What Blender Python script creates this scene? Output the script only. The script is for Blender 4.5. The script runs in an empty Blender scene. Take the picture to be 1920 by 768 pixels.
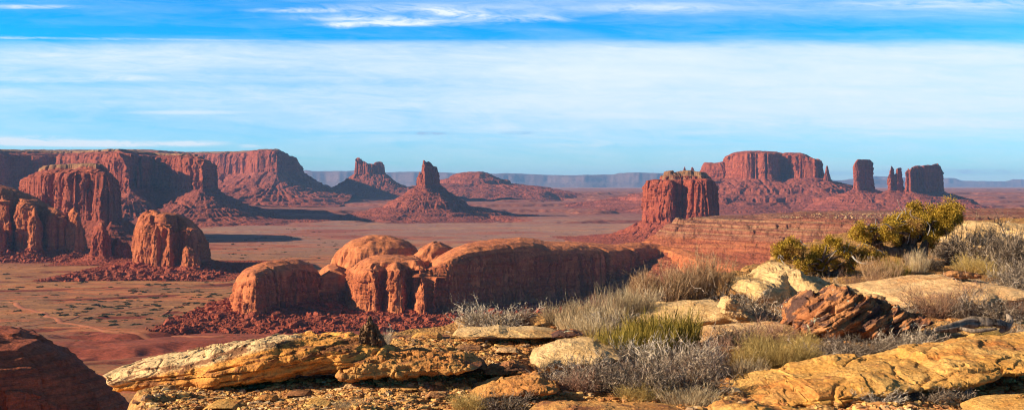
import bpy, math, random
import numpy as np

sc = bpy.context.scene
C = sc.collection
R = math.radians
F = 1920.0          # focal length in photo pixels (frame 1920 wide)
HY = 348.0          # row of the level horizon

# ------------------------------------------------------------------ camera
cam_d = bpy.data.cameras.new('camera')
cam = bpy.data.objects.new('camera', cam_d)
C.objects.link(cam)
cam.location = (0, 0, 0)
cam.rotation_euler = (R(90), 0, 0)
cam_d.sensor_width = 36
cam_d.lens = 36
cam_d.shift_y = -36.0 / 1920.0
cam_d.clip_start = 0.1
cam_d.clip_end = 400000
sc.camera = cam

# ------------------------------------------------------------------ sun, sky
SUN_EL, SUN_A = 21.0, 9.0     # elevation; degrees the sun stands in front of the picture plane, at the left
sv = (-math.cos(R(SUN_A)) * math.cos(R(SUN_EL)), -math.sin(R(SUN_A)) * math.cos(R(SUN_EL)), math.sin(R(SUN_EL)))
sd = bpy.data.lights.new('sun', 'SUN')
sun = bpy.data.objects.new('sun', sd)
C.objects.link(sun)
sd.energy = 5.0
sd.angle = R(0.5)
sd.color = (1.0, 0.81, 0.585)
from mathutils import Vector
sun.rotation_euler = Vector(sv).to_track_quat('Z', 'Y').to_euler()

w = bpy.data.worlds.new('World')
sc.world = w
w.use_nodes = True
nt = w.node_tree
nt.nodes.clear()


class NT:
    """small helper to write node graphs"""
    def __init__(s, nt):
        s.nt = nt
    def n(s, typ, **kw):
        nd = s.nt.nodes.new(typ)
        for k, v in kw.items():
            setattr(nd, k, v)
        return nd
    def put(s, sock, v):
        if hasattr(v, 'links') or hasattr(v, 'is_output'):
            s.nt.links.new(v, sock)
        elif v is not None:
            sock.default_value = v
    def m(s, op, a, b=None, c=None, clamp=False):
        nd = s.n('ShaderNodeMath', operation=op)
        nd.use_clamp = clamp
        s.put(nd.inputs[0], a)
        if b is not None: s.put(nd.inputs[1], b)
        if c is not None: s.put(nd.inputs[2], c)
        return nd.outputs[0]
    def vm(s, op, a, b=None):
        nd = s.n('ShaderNodeVectorMath', operation=op)
        s.put(nd.inputs[0], a)
        if b is not None: s.put(nd.inputs[1], b)
        return nd.outputs[0]
    def comb(s, x, y, z):
        nd = s.n('ShaderNodeCombineXYZ')
        s.put(nd.inputs[0], x); s.put(nd.inputs[1], y); s.put(nd.inputs[2], z)
        return nd.outputs[0]
    def noise(s, vec, scale=1.0, detail=4.0, rough=0.5, dist=0.0):
        nd = s.n('ShaderNodeTexNoise')
        s.put(nd.inputs['Vector'], vec)
        nd.inputs['Scale'].default_value = scale
        nd.inputs['Detail'].default_value = detail
        nd.inputs['Roughness'].default_value = rough
        nd.inputs['Distortion'].default_value = dist
        return nd.outputs[0]
    def ramp(s, fac, stops, interp='LINEAR'):
        nd = s.n('ShaderNodeValToRGB')
        cr = nd.color_ramp
        cr.interpolation = interp
        while len(cr.elements) < len(stops):
            cr.elements.new(0.5)
        for e, (p, c) in zip(cr.elements, stops):
            e.position = p
            if not hasattr(c, '__len__'): c = (c, c, c)
            e.color = (c[0], c[1], c[2], 1)
        s.put(nd.inputs[0], fac)
        return nd.outputs[0]
    def mix(s, f, a, b, mode='MIX'):
        nd = s.n('ShaderNodeMix', data_type='RGBA', blend_type=mode)
        s.put(nd.inputs[0], f)
        for sock, v in ((nd.inputs[6], a), (nd.inputs[7], b)):
            if isinstance(v, tuple): v = (v[0], v[1], v[2], 1)
            s.put(sock, v)
        return nd.outputs[2]
    def mr(s, v, a, b, c=0.0, d=1.0, smooth=False):
        nd = s.n('ShaderNodeMapRange')
        if smooth: nd.interpolation_type = 'SMOOTHSTEP'
        s.put(nd.inputs[0], v)
        for i, q in enumerate((a, b, c, d)):
            s.put(nd.inputs[1 + i], q)
        return nd.outputs[0]


k = NT(nt)
sky = k.n('ShaderNodeTexSky', sky_type='NISHITA')
sky.sun_disc = False
sky.sun_elevation = R(SUN_EL)
# rotation 0 = sun at +Y; positive turns towards +X
sky.sun_rotation = math.atan2(sv[0], sv[1])
sky.altitude = 1800
sky.air_density = 1.0
sky.dust_density = 0.3
sky.ozone_density = 3.0
tc = k.n('ShaderNodeTexCoord')
sep = k.n('ShaderNodeSeparateXYZ')
nt.links.new(tc.outputs['Generated'], sep.inputs[0])
dx, dy, dz = sep.outputs
hor = k.m('SQRT', k.m('ADD', k.m('MULTIPLY', dx, dx), k.m('MULTIPLY', dy, dy)))
az = k.m('ARCTAN2', dx, dy)                    # compass angle, 0 ahead
# tangent of the elevation; the cloud bands run straight east to west ahead of the viewpoint
el = k.m('DIVIDE', k.m('DIVIDE', dz, hor), k.m('COSINE', k.m('MINIMUM', k.m('ABSOLUTE', az), .75)))
# y in hundredths of photo rows above the horizon, warped a little so that the bands are not ruled
warp = k.noise(k.comb(k.m('MULTIPLY', az, 3.0), k.m('MULTIPLY', el, 14.0), 0.0), 1.0, 3, .5)
warp2 = k.noise(k.comb(k.m('MULTIPLY', az, 9.0), k.m('MULTIPLY', el, 90.0), 3.0), 1.0, 4, .6)
h = k.m('ADD', k.m('MULTIPLY', el, 5.0), k.m('ADD', k.m('MULTIPLY', k.m('SUBTRACT', warp, .5), .030), k.m('MULTIPLY', k.m('SUBTRACT', warp2, .5), .02)))
H = lambda y: (HY - y) / F * 5.0
left = k.ramp(h, [(0.0, .30), (H(290), .22), (H(262), .30), (H(240), .30), (H(215), .36), (H(198), .54), (H(168), .56), (H(158), .34), (H(146), .52), (H(125), .66), (H(100), .66), (H(86), .48), (H(74), .06), (H(58), 0.0), (H(30), .02), (H(0), .10), (1.0, .05)])
right = k.ramp(h, [(0.0, .45), (H(310), .30), (H(270), .38), (H(240), .66), (H(210), .82), (H(150), .86), (H(110), .87), (H(92), .76), (H(82), .42), (H(73), .10), (H(50), .03), (H(34), .14), (H(14), .36), (H(0), .30), (1.0, .10)])
side = k.mr(az, -.33, .12, 0, 1, True)
dens = k.mix(side, left, right)
# wisps
st1 = k.noise(k.comb(k.m('MULTIPLY', az, 6.0), k.m('ADD', k.m('MULTIPLY', el, 60.0), k.m('MULTIPLY', az, 1.2)), 7.0), 1.0, 8, .62, .9)
st2 = k.noise(k.comb(k.m('MULTIPLY', az, 22.0), k.m('ADD', k.m('MULTIPLY', el, 110.0), k.m('MULTIPLY', az, 7.0)), 2.0), 1.0, 8, .68, 1.2)
wis = k.m('ADD', k.m('MULTIPLY', k.m('SUBTRACT', st1, .5), 1.0), k.m('MULTIPLY', k.m('SUBTRACT', st2, .5), .55))
amp = k.mr(dens, 0.0, .5, .35, 1.0)
dens = k.m('ADD', dens, k.m('MULTIPLY', k.m('MULTIPLY', wis, amp), k.mr(dens, .65, .9, 1.0, .45)), clamp=True)


def blob(px, y, wpx, hpx, amt, tex=True, tilt=0.0):
    """a named wisp at a compass angle and height"""
    a0, e0 = math.atan((px - 960) / F), (HY - y) / F
    u = k.m('DIVIDE', k.m('SUBTRACT', az, a0), wpx / F)
    v = k.m('DIVIDE', k.m('SUBTRACT', k.m('SUBTRACT', el, e0), k.m('MULTIPLY', k.m('SUBTRACT', az, a0), tilt)), hpx / F)
    r = k.m('SQRT', k.m('ADD', k.m('MULTIPLY', u, u), k.m('MULTIPLY', v, v)))
    g = k.mr(r, 0.15, 1.0, amt, 0.0, True)
    if tex:
        g = k.m('MULTIPLY', g, k.mr(st2, .36, .60, 0.15, 1.15))
    return g


adds = [blob(730, 38, 240, 12, .8, True, -.03), blob(860, 26, 110, 16, .8, True, -.12), blob(560, 20, 120, 7, .6), blob(700, 46, 150, 7, .8), blob(800, 18, 330, 16, .4), blob(1000, 34, 120, 12, .6), blob(640, 48, 46, 9, .6),
        blob(60, 13, 120, 6, .7), blob(1230, 16, 190, 14, .5), blob(1780, 8, 260, 12, .5), blob(60, 150, 320, 9, .35), blob(240, 145, 70, 9, .5),
        blob(350, 211, 140, 6, .62, False), blob(40, 262, 120, 12, 1.0), blob(120, 268, 260, 9, 1.1), blob(240, 271, 200, 8, .9), blob(360, 268, 90, 7, .8), blob(465, 274, 30, 5, .7),
        blob(1100, 271, 130, 8, .35), blob(80, 72, 620, 3.6, .45, True, -.012), blob(1700, 232, 300, 14, .35)]
tot = adds[0]
for a in adds[1:]:
    tot = k.m('ADD', tot, a)
dens = k.m('MULTIPLY', k.m('ADD', dens, k.m('MULTIPLY', tot, k.m('SUBTRACT', 1.0, dens))), 1.0, clamp=True)
behind = k.mr(k.m('ABSOLUTE', az), .85, 1.7, 1.0, .12, True)  # clouds thinned out of view to the sides and behind, to weaken fill light
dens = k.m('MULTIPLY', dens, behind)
dark = k.m('ADD', k.m('ADD', blob(800, 250, 80, 6, 1.0), blob(972, 249, 48, 5, .9)), k.m('ADD', blob(1790, 322, 190, 9, .9), blob(1560, 325, 90, 6, .6)), clamp=True)

hs = k.n('ShaderNodeHueSaturation')
hs.inputs['Saturation'].default_value = 1.55
hs.inputs['Hue'].default_value = 0.485
hs.inputs['Value'].default_value = 1.0
nt.links.new(sky.outputs[0], hs.inputs['Color'])
SKY_TINT = (1.0, 1.0, 1.0)
skyc = k.mix(1.0, hs.outputs[0], k.ramp(k.m('MULTIPLY', el, 5.0), [(0.0, (.80, 1.40, 1.85)), (.35, (.55, 1.35, 1.95)), (.75, (.0, 1.62, 2.1)), (1.0, (.0, 1.55, 2.1))]), 'MULTIPLY')
cloudc = k.mix(dark, (8.6, 9.7, 10.4), (3.4, 5.2, 8.0))
low = k.mr(el, -.02, .03, 1.0, 0.0)
skyc = k.mix(k.mr(el, .22, .7, 0, 1, True), skyc, k.mix(1.0, sky.outputs[0], (.50, .50, .50), 'MULTIPLY'))  # unseen overhead sky made neutral and dimmed, so shaded faces get less fill
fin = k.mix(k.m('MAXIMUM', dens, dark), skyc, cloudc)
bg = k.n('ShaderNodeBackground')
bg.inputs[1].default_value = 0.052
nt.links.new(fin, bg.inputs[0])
wo = k.n('ShaderNodeOutputWorld')
nt.links.new(bg.outputs[0], wo.inputs[0])

sc.view_settings.view_transform = 'Standard'
sc.view_settings.look = 'None'
sc.view_settings.exposure = 1.0
sc.view_settings.gamma = 1.0
sc.render.engine = 'CYCLES'
sc.cycles.use_denoising = True
sc.cycles.denoising_prefilter = 'ACCURATE'
sc.cycles.filter_width = 1.15
sc.cycles.max_bounces = 5
sc.cycles.diffuse_bounces = 3
sc.cycles.volume_bounces = 0
sc.cycles.transparent_max_bounces = 8

# ------------------------------------------------------------------ noise
_G = np.array([[1, 1, 0], [-1, 1, 0], [1, -1, 0], [-1, -1, 0], [1, 0, 1], [-1, 0, 1], [1, 0, -1], [-1, 0, -1],
               [0, 1, 1], [0, -1, 1], [0, 1, -1], [0, -1, -1], [1, 1, 0], [-1, 1, 0], [0, -1, 1], [0, -1, -1]], dtype=np.float32)


def perlin(x, y, z, seed=0):
    x, y, z = np.broadcast_arrays(np.asarray(x, dtype=np.float64), np.asarray(y, dtype=np.float64), np.asarray(z, dtype=np.float64))
    xi, yi, zi = np.floor(x), np.floor(y), np.floor(z)
    fx, fy, fz = (x - xi).astype(np.float32), (y - yi).astype(np.float32), (z - zi).astype(np.float32)
    xi, yi, zi = xi.astype(np.int64), yi.astype(np.int64), zi.astype(np.int64)
    u, v, w_ = [f * f * f * (f * (f * 6 - 15) + 10) for f in (fx, fy, fz)]
    out = 0
    for a in (0, 1):
        for b in (0, 1):
            for c in (0, 1):
                hsh = ((xi + a) * 374761393 + (yi + b) * 668265263 + (zi + c) * 2147483647 + seed * 974634777) & 0xffffffff
                hsh = ((hsh ^ (hsh >> 13)) * 1274126177) & 0xffffffff
                g = _G[((hsh ^ (hsh >> 16)) & 15)]
                d = g[..., 0] * (fx - a) + g[..., 1] * (fy - b) + g[..., 2] * (fz - c)
                out = out + d * (u if a else 1 - u) * (v if b else 1 - v) * (w_ if c else 1 - w_)
    return out


def fbm(x, y, z=0.0, o=4, seed=0, gain=.5, lac=2.03):
    s, a, f = 0, 1.0, 1.0
    for i in range(o):
        s = s + a * perlin(np.asarray(x) * f, np.asarray(y) * f, np.asarray(z) * f, seed + i * 7)
        a *= gain; f *= lac
    return s


def ridge(x, y, z=0.0, o=3, seed=0):
    s, a, f = 0, 1.0, 1.0
    for i in range(o):
        s = s + a * (1 - 2.2 * np.abs(perlin(np.asarray(x) * f, np.asarray(y) * f, np.asarray(z) * f, seed + i * 5)))
        a *= .5; f *= 2.1
    return s


def cells(x, y, seed=0):
    """a random number for each cell of a jittered grid (joint-bounded blocks)"""
    xi, yi = np.floor(x).astype(np.int64), np.floor(y).astype(np.int64)
    bd = np.full(np.shape(x), 1e9); bv = np.zeros(np.shape(x))
    for a in (-1, 0, 1):
        for b in (-1, 0, 1):
            cx, cy = xi + a, yi + b
            h_ = (cx * 374761393 + cy * 668265263 + seed * 974634777) & 0xffffffff
            h_ = ((h_ ^ (h_ >> 13)) * 1274126177) & 0xffffffff
            h_ = h_ ^ (h_ >> 16)
            jx, jy, v = (h_ & 1023) / 1023., ((h_ >> 10) & 1023) / 1023., ((h_ >> 20) & 1023) / 1023.
            d = np.maximum(np.abs(cx + jx - x), np.abs(cy + jy - y)) * .6 + .4 * np.hypot(cx + jx - x, cy + jy - y)
            u_ = d < bd
            bd = np.where(u_, d, bd); bv = np.where(u_, v, bv)
    return bv - .5


def sst(a, b, x):
    t = np.clip((x - a) / (b - a), 0, 1)
    return t * t * (3 - 2 * t)


# ------------------------------------------------------------------ mesh helpers
def mesh_np(name, V, Q, mat=None, parent=None, smooth=True):
    """quads or tris (numpy) into one mesh object"""
    me = bpy.data.meshes.new(name)
    V = np.ascontiguousarray(V, dtype=np.float32)
    Q = np.ascontiguousarray(Q, dtype=np.int32)
    n, kk = Q.shape
    me.vertices.add(len(V)); me.vertices.foreach_set('co', V.ravel())
    me.loops.add(n * kk); me.loops.foreach_set('vertex_index', Q.ravel())
    me.polygons.add(n)
    me.polygons.foreach_set('loop_start', np.arange(n, dtype=np.int32) * kk)
    me.polygons.foreach_set('loop_total', np.full(n, kk, dtype=np.int32))
    me.polygons.foreach_set('use_smooth', np.full(n, smooth))
    me.update(calc_edges=True)
    me.validate()
    if mat: me.materials.append(mat)
    o = bpy.data.objects.new(name, me)
    C.objects.link(o)
    if parent:
        o.parent = parent
    return o


def tag(o, label=None, cat=None, group=None, kind=None):
    if label: o['label'] = label
    if cat: o['category'] = cat
    if group: o['group'] = group
    if kind: o['kind'] = kind
    return o


def empty(name, loc, label, cat, group=None):
    o = bpy.data.objects.new(name, None)
    C.objects.link(o)
    o.location = loc
    o.empty_display_size = .1
    tag(o, label, cat, group)
    return o


def adopt(o, root):
    """child keeps its world place (the root has a pure translation)"""
    o.parent = root
    o.location = -Vector(root.location)


def gridq(nr, nc, wrap=False):
    r = np.arange(nr - 1)[:, None]
    c = np.arange(nc if wrap else nc - 1)[None, :]
    c2 = (c + 1) % nc
    a = r * nc + c; b = r * nc + c2; d = (r + 1) * nc + c2; e = (r + 1) * nc + c
    return np.stack([a, b, d, e], -1).reshape(-1, 4)


def sub_mesh(name, V, Q, mask, mat, root, smooth=True):
    q = Q[mask]
    if len(q) == 0: return None
    used = np.unique(q)
    remap = np.zeros(len(V), dtype=np.int64); remap[used] = np.arange(len(used))
    v = V[used] - np.array(root.location, dtype=np.float64) if root else V[used]
    return mesh_np(name, v, remap[q], mat, root, smooth)


def sdist(px, py, poly):
    """signed distance to a closed polygon, positive inside"""
    p = np.asarray(poly, dtype=np.float64)
    d2 = np.full(px.shape, 1e30); ins = np.zeros(px.shape, dtype=bool)
    for i in range(len(p)):
        ax, ay = p[i]; bx, by = p[(i + 1) % len(p)]
        ex, ey = bx - ax, by - ay
        t = np.clip(((px - ax) * ex + (py - ay) * ey) / (ex * ex + ey * ey + 1e-12), 0, 1)
        qx, qy = px - ax - t * ex, py - ay - t * ey
        d2 = np.minimum(d2, qx * qx + qy * qy)
        if ay != by:
            c = ((ay > py) != (by > py)) & (px < (bx - ax) * (py - ay) / (by - ay) + ax)
            ins ^= c
    d = np.sqrt(d2)
    return np.where(ins, d, -d)


# ------------------------------------------------------------------ materials
def principled(name, rough=.9):
    m = bpy.data.materials.new(name); m.use_nodes = True
    t = m.node_tree
    b = t.nodes['Principled BSDF']
    b.inputs['Roughness'].default_value = rough
    b.inputs['Specular IOR Level'].default_value = .15
    return m, NT(t), b


def rock_mat(name, cols, sz, sxy, streak=0.35, varn=(.10, .035, .03), bump=.5, L=20.0, patch=None, rough=.92, streak_s=None):
    """banded sandstone. cols: ramp of base colours over the beds; sz bed frequency per metre, sxy lateral; L bump feature size in metres"""
    m, q, b = principled(name, rough)
    geo = q.n('ShaderNodeNewGeometry')
    P = geo.outputs['Position']
    v = q.vm('MULTIPLY', P, (sxy, sxy, sz))
    n1 = q.noise(v, 1.0, 5, .6, .2)
    col = q.ramp(n1, [(0.28 + .44 * i / max(1, len(cols) - 1), c) for i, c in enumerate(cols)])
    nb = q.noise(P, 1.0 / (L * 3.5), 5, .6)
    col = q.mix(q.mr(nb, .35, .7, .0, .55), col, patch or tuple(c * .75 for c in cols[0]))
    ss = streak_s or 1.0 / L
    vs = q.vm('MULTIPLY', P, (ss, ss, ss * .09))
    s1 = q.noise(vs, 1.0, 4, .6, .1)
    col = q.mix(q.mr(s1, .50, .72, 0, streak), col, varn)
    fine = q.noise(P, 3.0 / L, 6, .7)
    col = q.mix(.85, col, q.ramp(fine, [(.3, .52), (.7, 1.35)]), 'MULTIPLY')
    # thin dark parting lines between the beds
    bl = q.noise(q.vm('MULTIPLY', P, (.25 / L, .25 / L, 5.5 / L)), 1.0, 3, .55, .2)
    col = q.mix(q.mr(q.m('ABSOLUTE', q.m('SUBTRACT', bl, .5)), .0, .022, .55, 0), col, tuple(x * .8 for x in varn))
    q.nt.links.new(col, b.inputs['Base Color'])
    hgt = q.m('ADD', q.m('MULTIPLY', q.noise(q.vm('MULTIPLY', P, (1.2 / L, 1.2 / L, .5 / L)), 1.0, 8, .62), 1.0), q.m('MULTIPLY', q.noise(q.vm('MULTIPLY', P, (.35 / L, .35 / L, 4.0 / L)), 1.0, 4, .6), .35))
    bp = q.n('ShaderNodeBump')
    bp.inputs['Strength'].default_value = bump
    bp.inputs['Distance'].default_value = L * .6
    q.nt.links.new(hgt, bp.inputs['Height'])
    q.nt.links.new(bp.outputs[0], b.inputs['Normal'])
    return m
# ================================================================== VALLEY
def wx(px, D): return (px - 960.0) / F * D
def wz(py, D): return (HY - py) / F * D


def floor_z(X, Y, detail=True):
    D = np.hypot(X, Y) * .55 + np.abs(Y) * .45
    D = D + 500 * fbm(X / 2600, Y / 2600, 0, 3, 11)
    z = np.interp(D, [0, 6500, 8200, 9600, 11500, 14500, 20000, 45000], [-250, -250, -232, -200, -142, -85, -72, -66])
    # right of the long butte the plain lies lower
    st = 30.0
    t = z / st + (.75 * fbm(X / 1100, Y / 700, 0, 5, 21))
    fr = t - np.floor(t)
    zt = (np.floor(t) + np.where(fr < .88, fr * .18, .1584 + (fr - .88) / .12 * .8416)) * st
    k_ = sst(6500, 7600, D) * (1 - sst(19000, 30000, D))
    z = z * (1 - k_) + zt * k_
    z = z + 3.0 * fbm(X / 420, Y / 420, 0, 3, 31)
    # shallow gullies on the plain
    r = ridge(X / 700, Y / 330, 0, 3, 41)
    z = z - 5 * sst(1.25, 1.62, r)
    # arroyo at the foot of the near mesa
    if detail:
        z = z + .8 * fbm(X / 40, Y / 40, 0, 3, 51)
        yy = 1560 + 70 * fbm(X / 260, 0.3, 0, 3, 61) + (X + 900) * .05
        z = z - 16 * sst(75, 10, np.abs(Y - yy)) * sst(-1500, -1000, X) * sst(100, -300, X) * (0.7 + .5 * fbm(X / 60, Y / 60, 0, 2, 62))
        z = z - 9 * sst(40, 8, np.abs(Y - yy - 190 - 60 * fbm(X / 190, .7, 0, 2, 63))) * sst(-800, -700, X) * sst(-250, -420, X)
    return z


# fan of rings around the foot of the viewpoint
ys = np.unique(np.concatenate([np.arange(7000, 15500, 24.), np.array([5, 200, 500, 800, 1000, 1150]), 250 * F / np.arange(385.0, 36.0, -.42), np.geomspace(250 * F / 36.0, 60000, 330)[1:], np.geomspace(60500, 69000, 6)]))
front = np.linspace(-38, 38, 1000)
ang = R(1) * np.concatenate([front, np.linspace(39, 321, 60)])
rr, aa = np.meshgrid(ys, ang, indexing='ij')
VX, VY = rr * np.sin(aa) / 1.0, rr * np.cos(aa)
VZ = floor_z(VX, VY)
V = np.stack([VX, VY, VZ], -1).reshape(-1, 3)

m, q, b = principled('valley_floor', .95)
P = q.n('ShaderNodeNewGeometry').outputs['Position']
sp = q.n('ShaderNodeSeparateXYZ'); q.nt.links.new(P, sp.inputs[0])
dist = q.m('SQRT', q.m('ADD', q.m('MULTIPLY', sp.outputs[0], sp.outputs[0]), q.m('MULTIPLY', sp.outputs[1], sp.outputs[1])))
n1 = q.noise(q.vm('MULTIPLY', P, (.00045, .0011, .004)), 1.0, 6, .6, .3)
n2 = q.noise(q.vm('MULTIPLY', P, (.003, .009, .01)), 1.0, 6, .65, .4)
n3 = q.noise(q.vm('MULTIPLY', P, (.02, .06, .02)), 1.0, 5, .7)
sage, tan_, orange, red = (.29, .125, .05), (.41, .185, .065), (.45, .13, .045), (.31, .07, .03)
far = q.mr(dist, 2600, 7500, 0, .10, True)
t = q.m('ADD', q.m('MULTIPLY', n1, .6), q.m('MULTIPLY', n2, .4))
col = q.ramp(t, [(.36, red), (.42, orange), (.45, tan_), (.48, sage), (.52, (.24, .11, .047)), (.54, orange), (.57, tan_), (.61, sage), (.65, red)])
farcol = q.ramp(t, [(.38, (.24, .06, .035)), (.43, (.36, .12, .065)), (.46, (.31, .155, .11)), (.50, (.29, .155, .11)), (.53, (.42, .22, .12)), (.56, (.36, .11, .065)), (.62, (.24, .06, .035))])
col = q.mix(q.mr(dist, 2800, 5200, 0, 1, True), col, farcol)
# terraced badlands: bare red where the ground is steep or in the far belt
nz = q.n('ShaderNodeSeparateXYZ')
g2 = q.n('ShaderNodeNewGeometry')
q.nt.links.new(g2.outputs['Normal'], nz.inputs[0])
steep = q.mr(nz.outputs[2], .998, .98, 0, 1)
col = q.mix(steep, col, (.20, .045, .025))
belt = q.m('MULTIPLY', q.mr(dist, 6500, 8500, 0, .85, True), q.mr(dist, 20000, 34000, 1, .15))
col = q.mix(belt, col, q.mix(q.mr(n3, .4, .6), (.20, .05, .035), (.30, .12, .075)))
# red apron at the foot of the centre ridge
apx = q.m('DIVIDE', q.m('SUBTRACT', sp.outputs[0], -330), 430)
apy = q.m('DIVIDE', q.m('SUBTRACT', sp.outputs[1], 1640), 300)
ap = q.m('SQRT', q.m('ADD', q.m('MULTIPLY', apx, apx), q.m('MULTIPLY', apy, apy)))
ap = q.m('ADD', ap, q.m('MULTIPLY', q.m('SUBTRACT', n2, .5), 1.6))
col = q.mix(q.mr(ap, .75, 1.1, .9, 0), col, (.27, .06, .03))
col = q.mix(.9, col, q.ramp(n3, [(.3, .66), (.7, 1.32)]), 'MULTIPLY')
fin_ = q.noise(q.vm('MULTIPLY', P, (.16, .28, .1)), 1.0, 3, .7)
col = q.mix(q.mr(dist, 3500, 6000, .85, .3), col, q.ramp(fin_, [(.36, .62), (.6, 1.18)]), 'MULTIPLY')
q.nt.links.new(col, b.inputs['Base Color'])
bp = q.n('ShaderNodeBump'); bp.inputs['Strength'].default_value = .5; bp.inputs['Distance'].default_value = 5
q.nt.links.new(q.noise(q.vm('MULTIPLY', P, (.035, .035, .035)), 1.0, 8, .7), bp.inputs['Height'])
q.nt.links.new(bp.outputs[0], b.inputs['Normal'])
tag(mesh_np('terrain', V, gridq(len(ys), len(ang), True), m), kind='structure')

# dirt tracks across the near plain
m_track, q, b = principled('track_dirt')
P = q.n('ShaderNodeNewGeometry').outputs['Position']
q.nt.links.new(q.ramp(q.noise(P, .05, 4, .6), [(.3, (.34, .10, .045)), (.7, (.48, .18, .085))]), b.inputs['Base Color'])


def track(pts, width):
    pts = np.array([(wx(a, 250 * F / (y - HY)), 250 * F / (y - HY)) for a, y in pts])
    s = np.concatenate([[0], np.cumsum(np.hypot(*np.diff(pts, axis=0).T))])
    n = int(s[-1] / 8)
    u = np.linspace(0, s[-1], n)
    x, y = np.interp(u, s, pts[:, 0]), np.interp(u, s, pts[:, 1])
    ker = np.ones(9) / 9
    x = np.convolve(np.pad(x, 4, 'edge'), ker, 'valid'); y = np.convolve(np.pad(y, 4, 'edge'), ker, 'valid')
    x += 6 * fbm(u / 70, .5, 0, 2, 5); y += 14 * fbm(u / 60, 4.5, 0, 2, 6)
    tx, ty = np.gradient(x), np.gradient(y); l = np.hypot(tx, ty) + 1e-9
    nx, ny = -ty / l, tx / l
    V = []
    for o_ in (-1, -.4, .4, 1):
        wd = width * (1 + .35 * fbm(u / 30, o_ * 3, 0, 2, 8))
        X, Y = x + nx * o_ * wd, y + ny * o_ * wd
        V.append(np.stack([X, Y, floor_z(X, Y) + (1.1 if abs(o_) < 1 else .1)], -1))
    V = np.stack(V, 1).reshape(-1, 3)
    tag(mesh_np('dirt_road', V, gridq(n, 4), m_track), kind='structure')


track([(20, 565), (48, 578), (92, 590), (112, 601), (150, 609), (185, 616), (235, 623), (300, 627), (380, 632), (430, 628)], 6)
track([(112, 601), (160, 588), (215, 583), (262, 578), (300, 571)], 3.5)
track([(0, 617), (40, 612), (80, 606), (112, 601)], 4)
track([(300, 590), (330, 577), (352, 570)], 3)

# far plateaus, blue only because of the air in front of them
m_far = rock_mat('far_rock', [(.13, .075, .065), (.22, .12, .10), (.11, .065, .06)], .02, .0004, .2, L=300, bump=.4)


def far_range(name, D, skyl, depth, seed, base=-70):
    px = np.linspace(skyl[0][0], skyl[-1][0], 700)
    top = np.interp(px, [a for a, _ in skyl], [b_ for _, b_ in skyl])
    nrow = 26
    t = np.linspace(0, 1, nrow)[:, None]
    x0 = wx(px, D)[None, :]
    Z = wz(top, D)[None, :] + 0 * t
    ws = fbm(x0 / 2600, 0, 0, 5, seed)
    prof = np.interp(t + 0 * x0, [0, .18, .25, .34, .40, 1], [0, .30, .36, .86, 1.0, 1.0])
    y = D - depth * .5 + depth * t + (1 - t) * 1900 * ws + 500 * fbm(x0 / 700, t * 3, 0, 3, seed + 1) * (1 - t)
    z = base + (Z - base) * prof + 14 * fbm(x0 / 500, t * 9, 0, 3, seed + 2)
    x = x0 * (y / D)
    V = np.stack([x, y, z], -1).reshape(-1, 3)
    tag(mesh_np(name, V, gridq(nrow, 700), m_far), kind='structure')


far_range('hills', 47000, [(-200, 335), (200, 328), (560, 320), (575, 319), (585, 321), (650, 321), (665, 320), (700, 324), (790, 322), (850, 325), (930, 326), (950, 325), (1060, 329), (1150, 327), (1160, 325), (1200, 324), (1235, 325), (1330, 326), (1500, 333), (1570, 338), (1650, 336), (1700, 340)], 9000, 71)
far_range('hills', 58000, [(1300, 334), (1540, 338), (1560, 340), (1640, 330), (1700, 333), (1755, 334), (1790, 334), (1805, 339), (1885, 340), (1900, 336), (1990, 337), (2100, 333), (2300, 335)], 9000, 77)


def arcpos(px, py, poly):
    """how far round a polygon a point lies, fanned out at its corners"""
    p = np.asarray(poly, dtype=np.float64)
    best = np.full(px.shape, 1e30); arc = np.zeros(px.shape); s0 = 0.0
    per = sum(math.dist(p[i], p[i - 1]) for i in range(len(p)))
    for i in range(len(p)):
        ax, ay = p[i]; bx, by = p[(i + 1) % len(p)]
        ex, ey = bx - ax, by - ay
        t = np.clip(((px - ax) * ex + (py - ay) * ey) / (ex * ex + ey * ey + 1e-12), 0, 1)
        qx, qy = px - ax - t * ex, py - ay - t * ey
        d2 = qx * qx + qy * qy
        l = math.hypot(ex, ey)
        a_ = s0 + t * l + np.arctan2(qx, -qy) * per * .12
        arc = np.where(d2 < best, a_, arc); best = np.minimum(best, d2)
        s0 += l
    return arc


# ------------------------------------------------------------------ heightfield rock formations
def plan_noise(X, Y, c, s_):
    d = 0
    for (L, A, kind) in c.get('flute', [(60, 12, 0), (18, 5, 1)]):
        if kind == 0: d = d + A * fbm(X / L, Y / L, 0, 3, s_)
        elif kind == 1: d = d + A * (ridge(X / L, Y / L, 0, 2, s_ + 3) - .8)
        elif kind == 3:      # blocks between joints
            wx_, wy_ = X / L + .25 * fbm(X / L, Y / L, 0, 2, s_ + 7), Y / L + .25 * fbm(X / L, Y / L, 5.0, 2, s_ + 8)
            d = d + A * cells(wx_, wy_, s_ + 9) + A * .5 * cells(wx_ * 2.3, wy_ * 2.3, s_ + 10)
        else:        # narrow vertical clefts
            r = np.abs(perlin(X / L, Y / L, 0, s_ + 5))
            d = d - A * np.exp(-(r / .07) ** 2)
        s_ += 1
    return d


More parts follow.
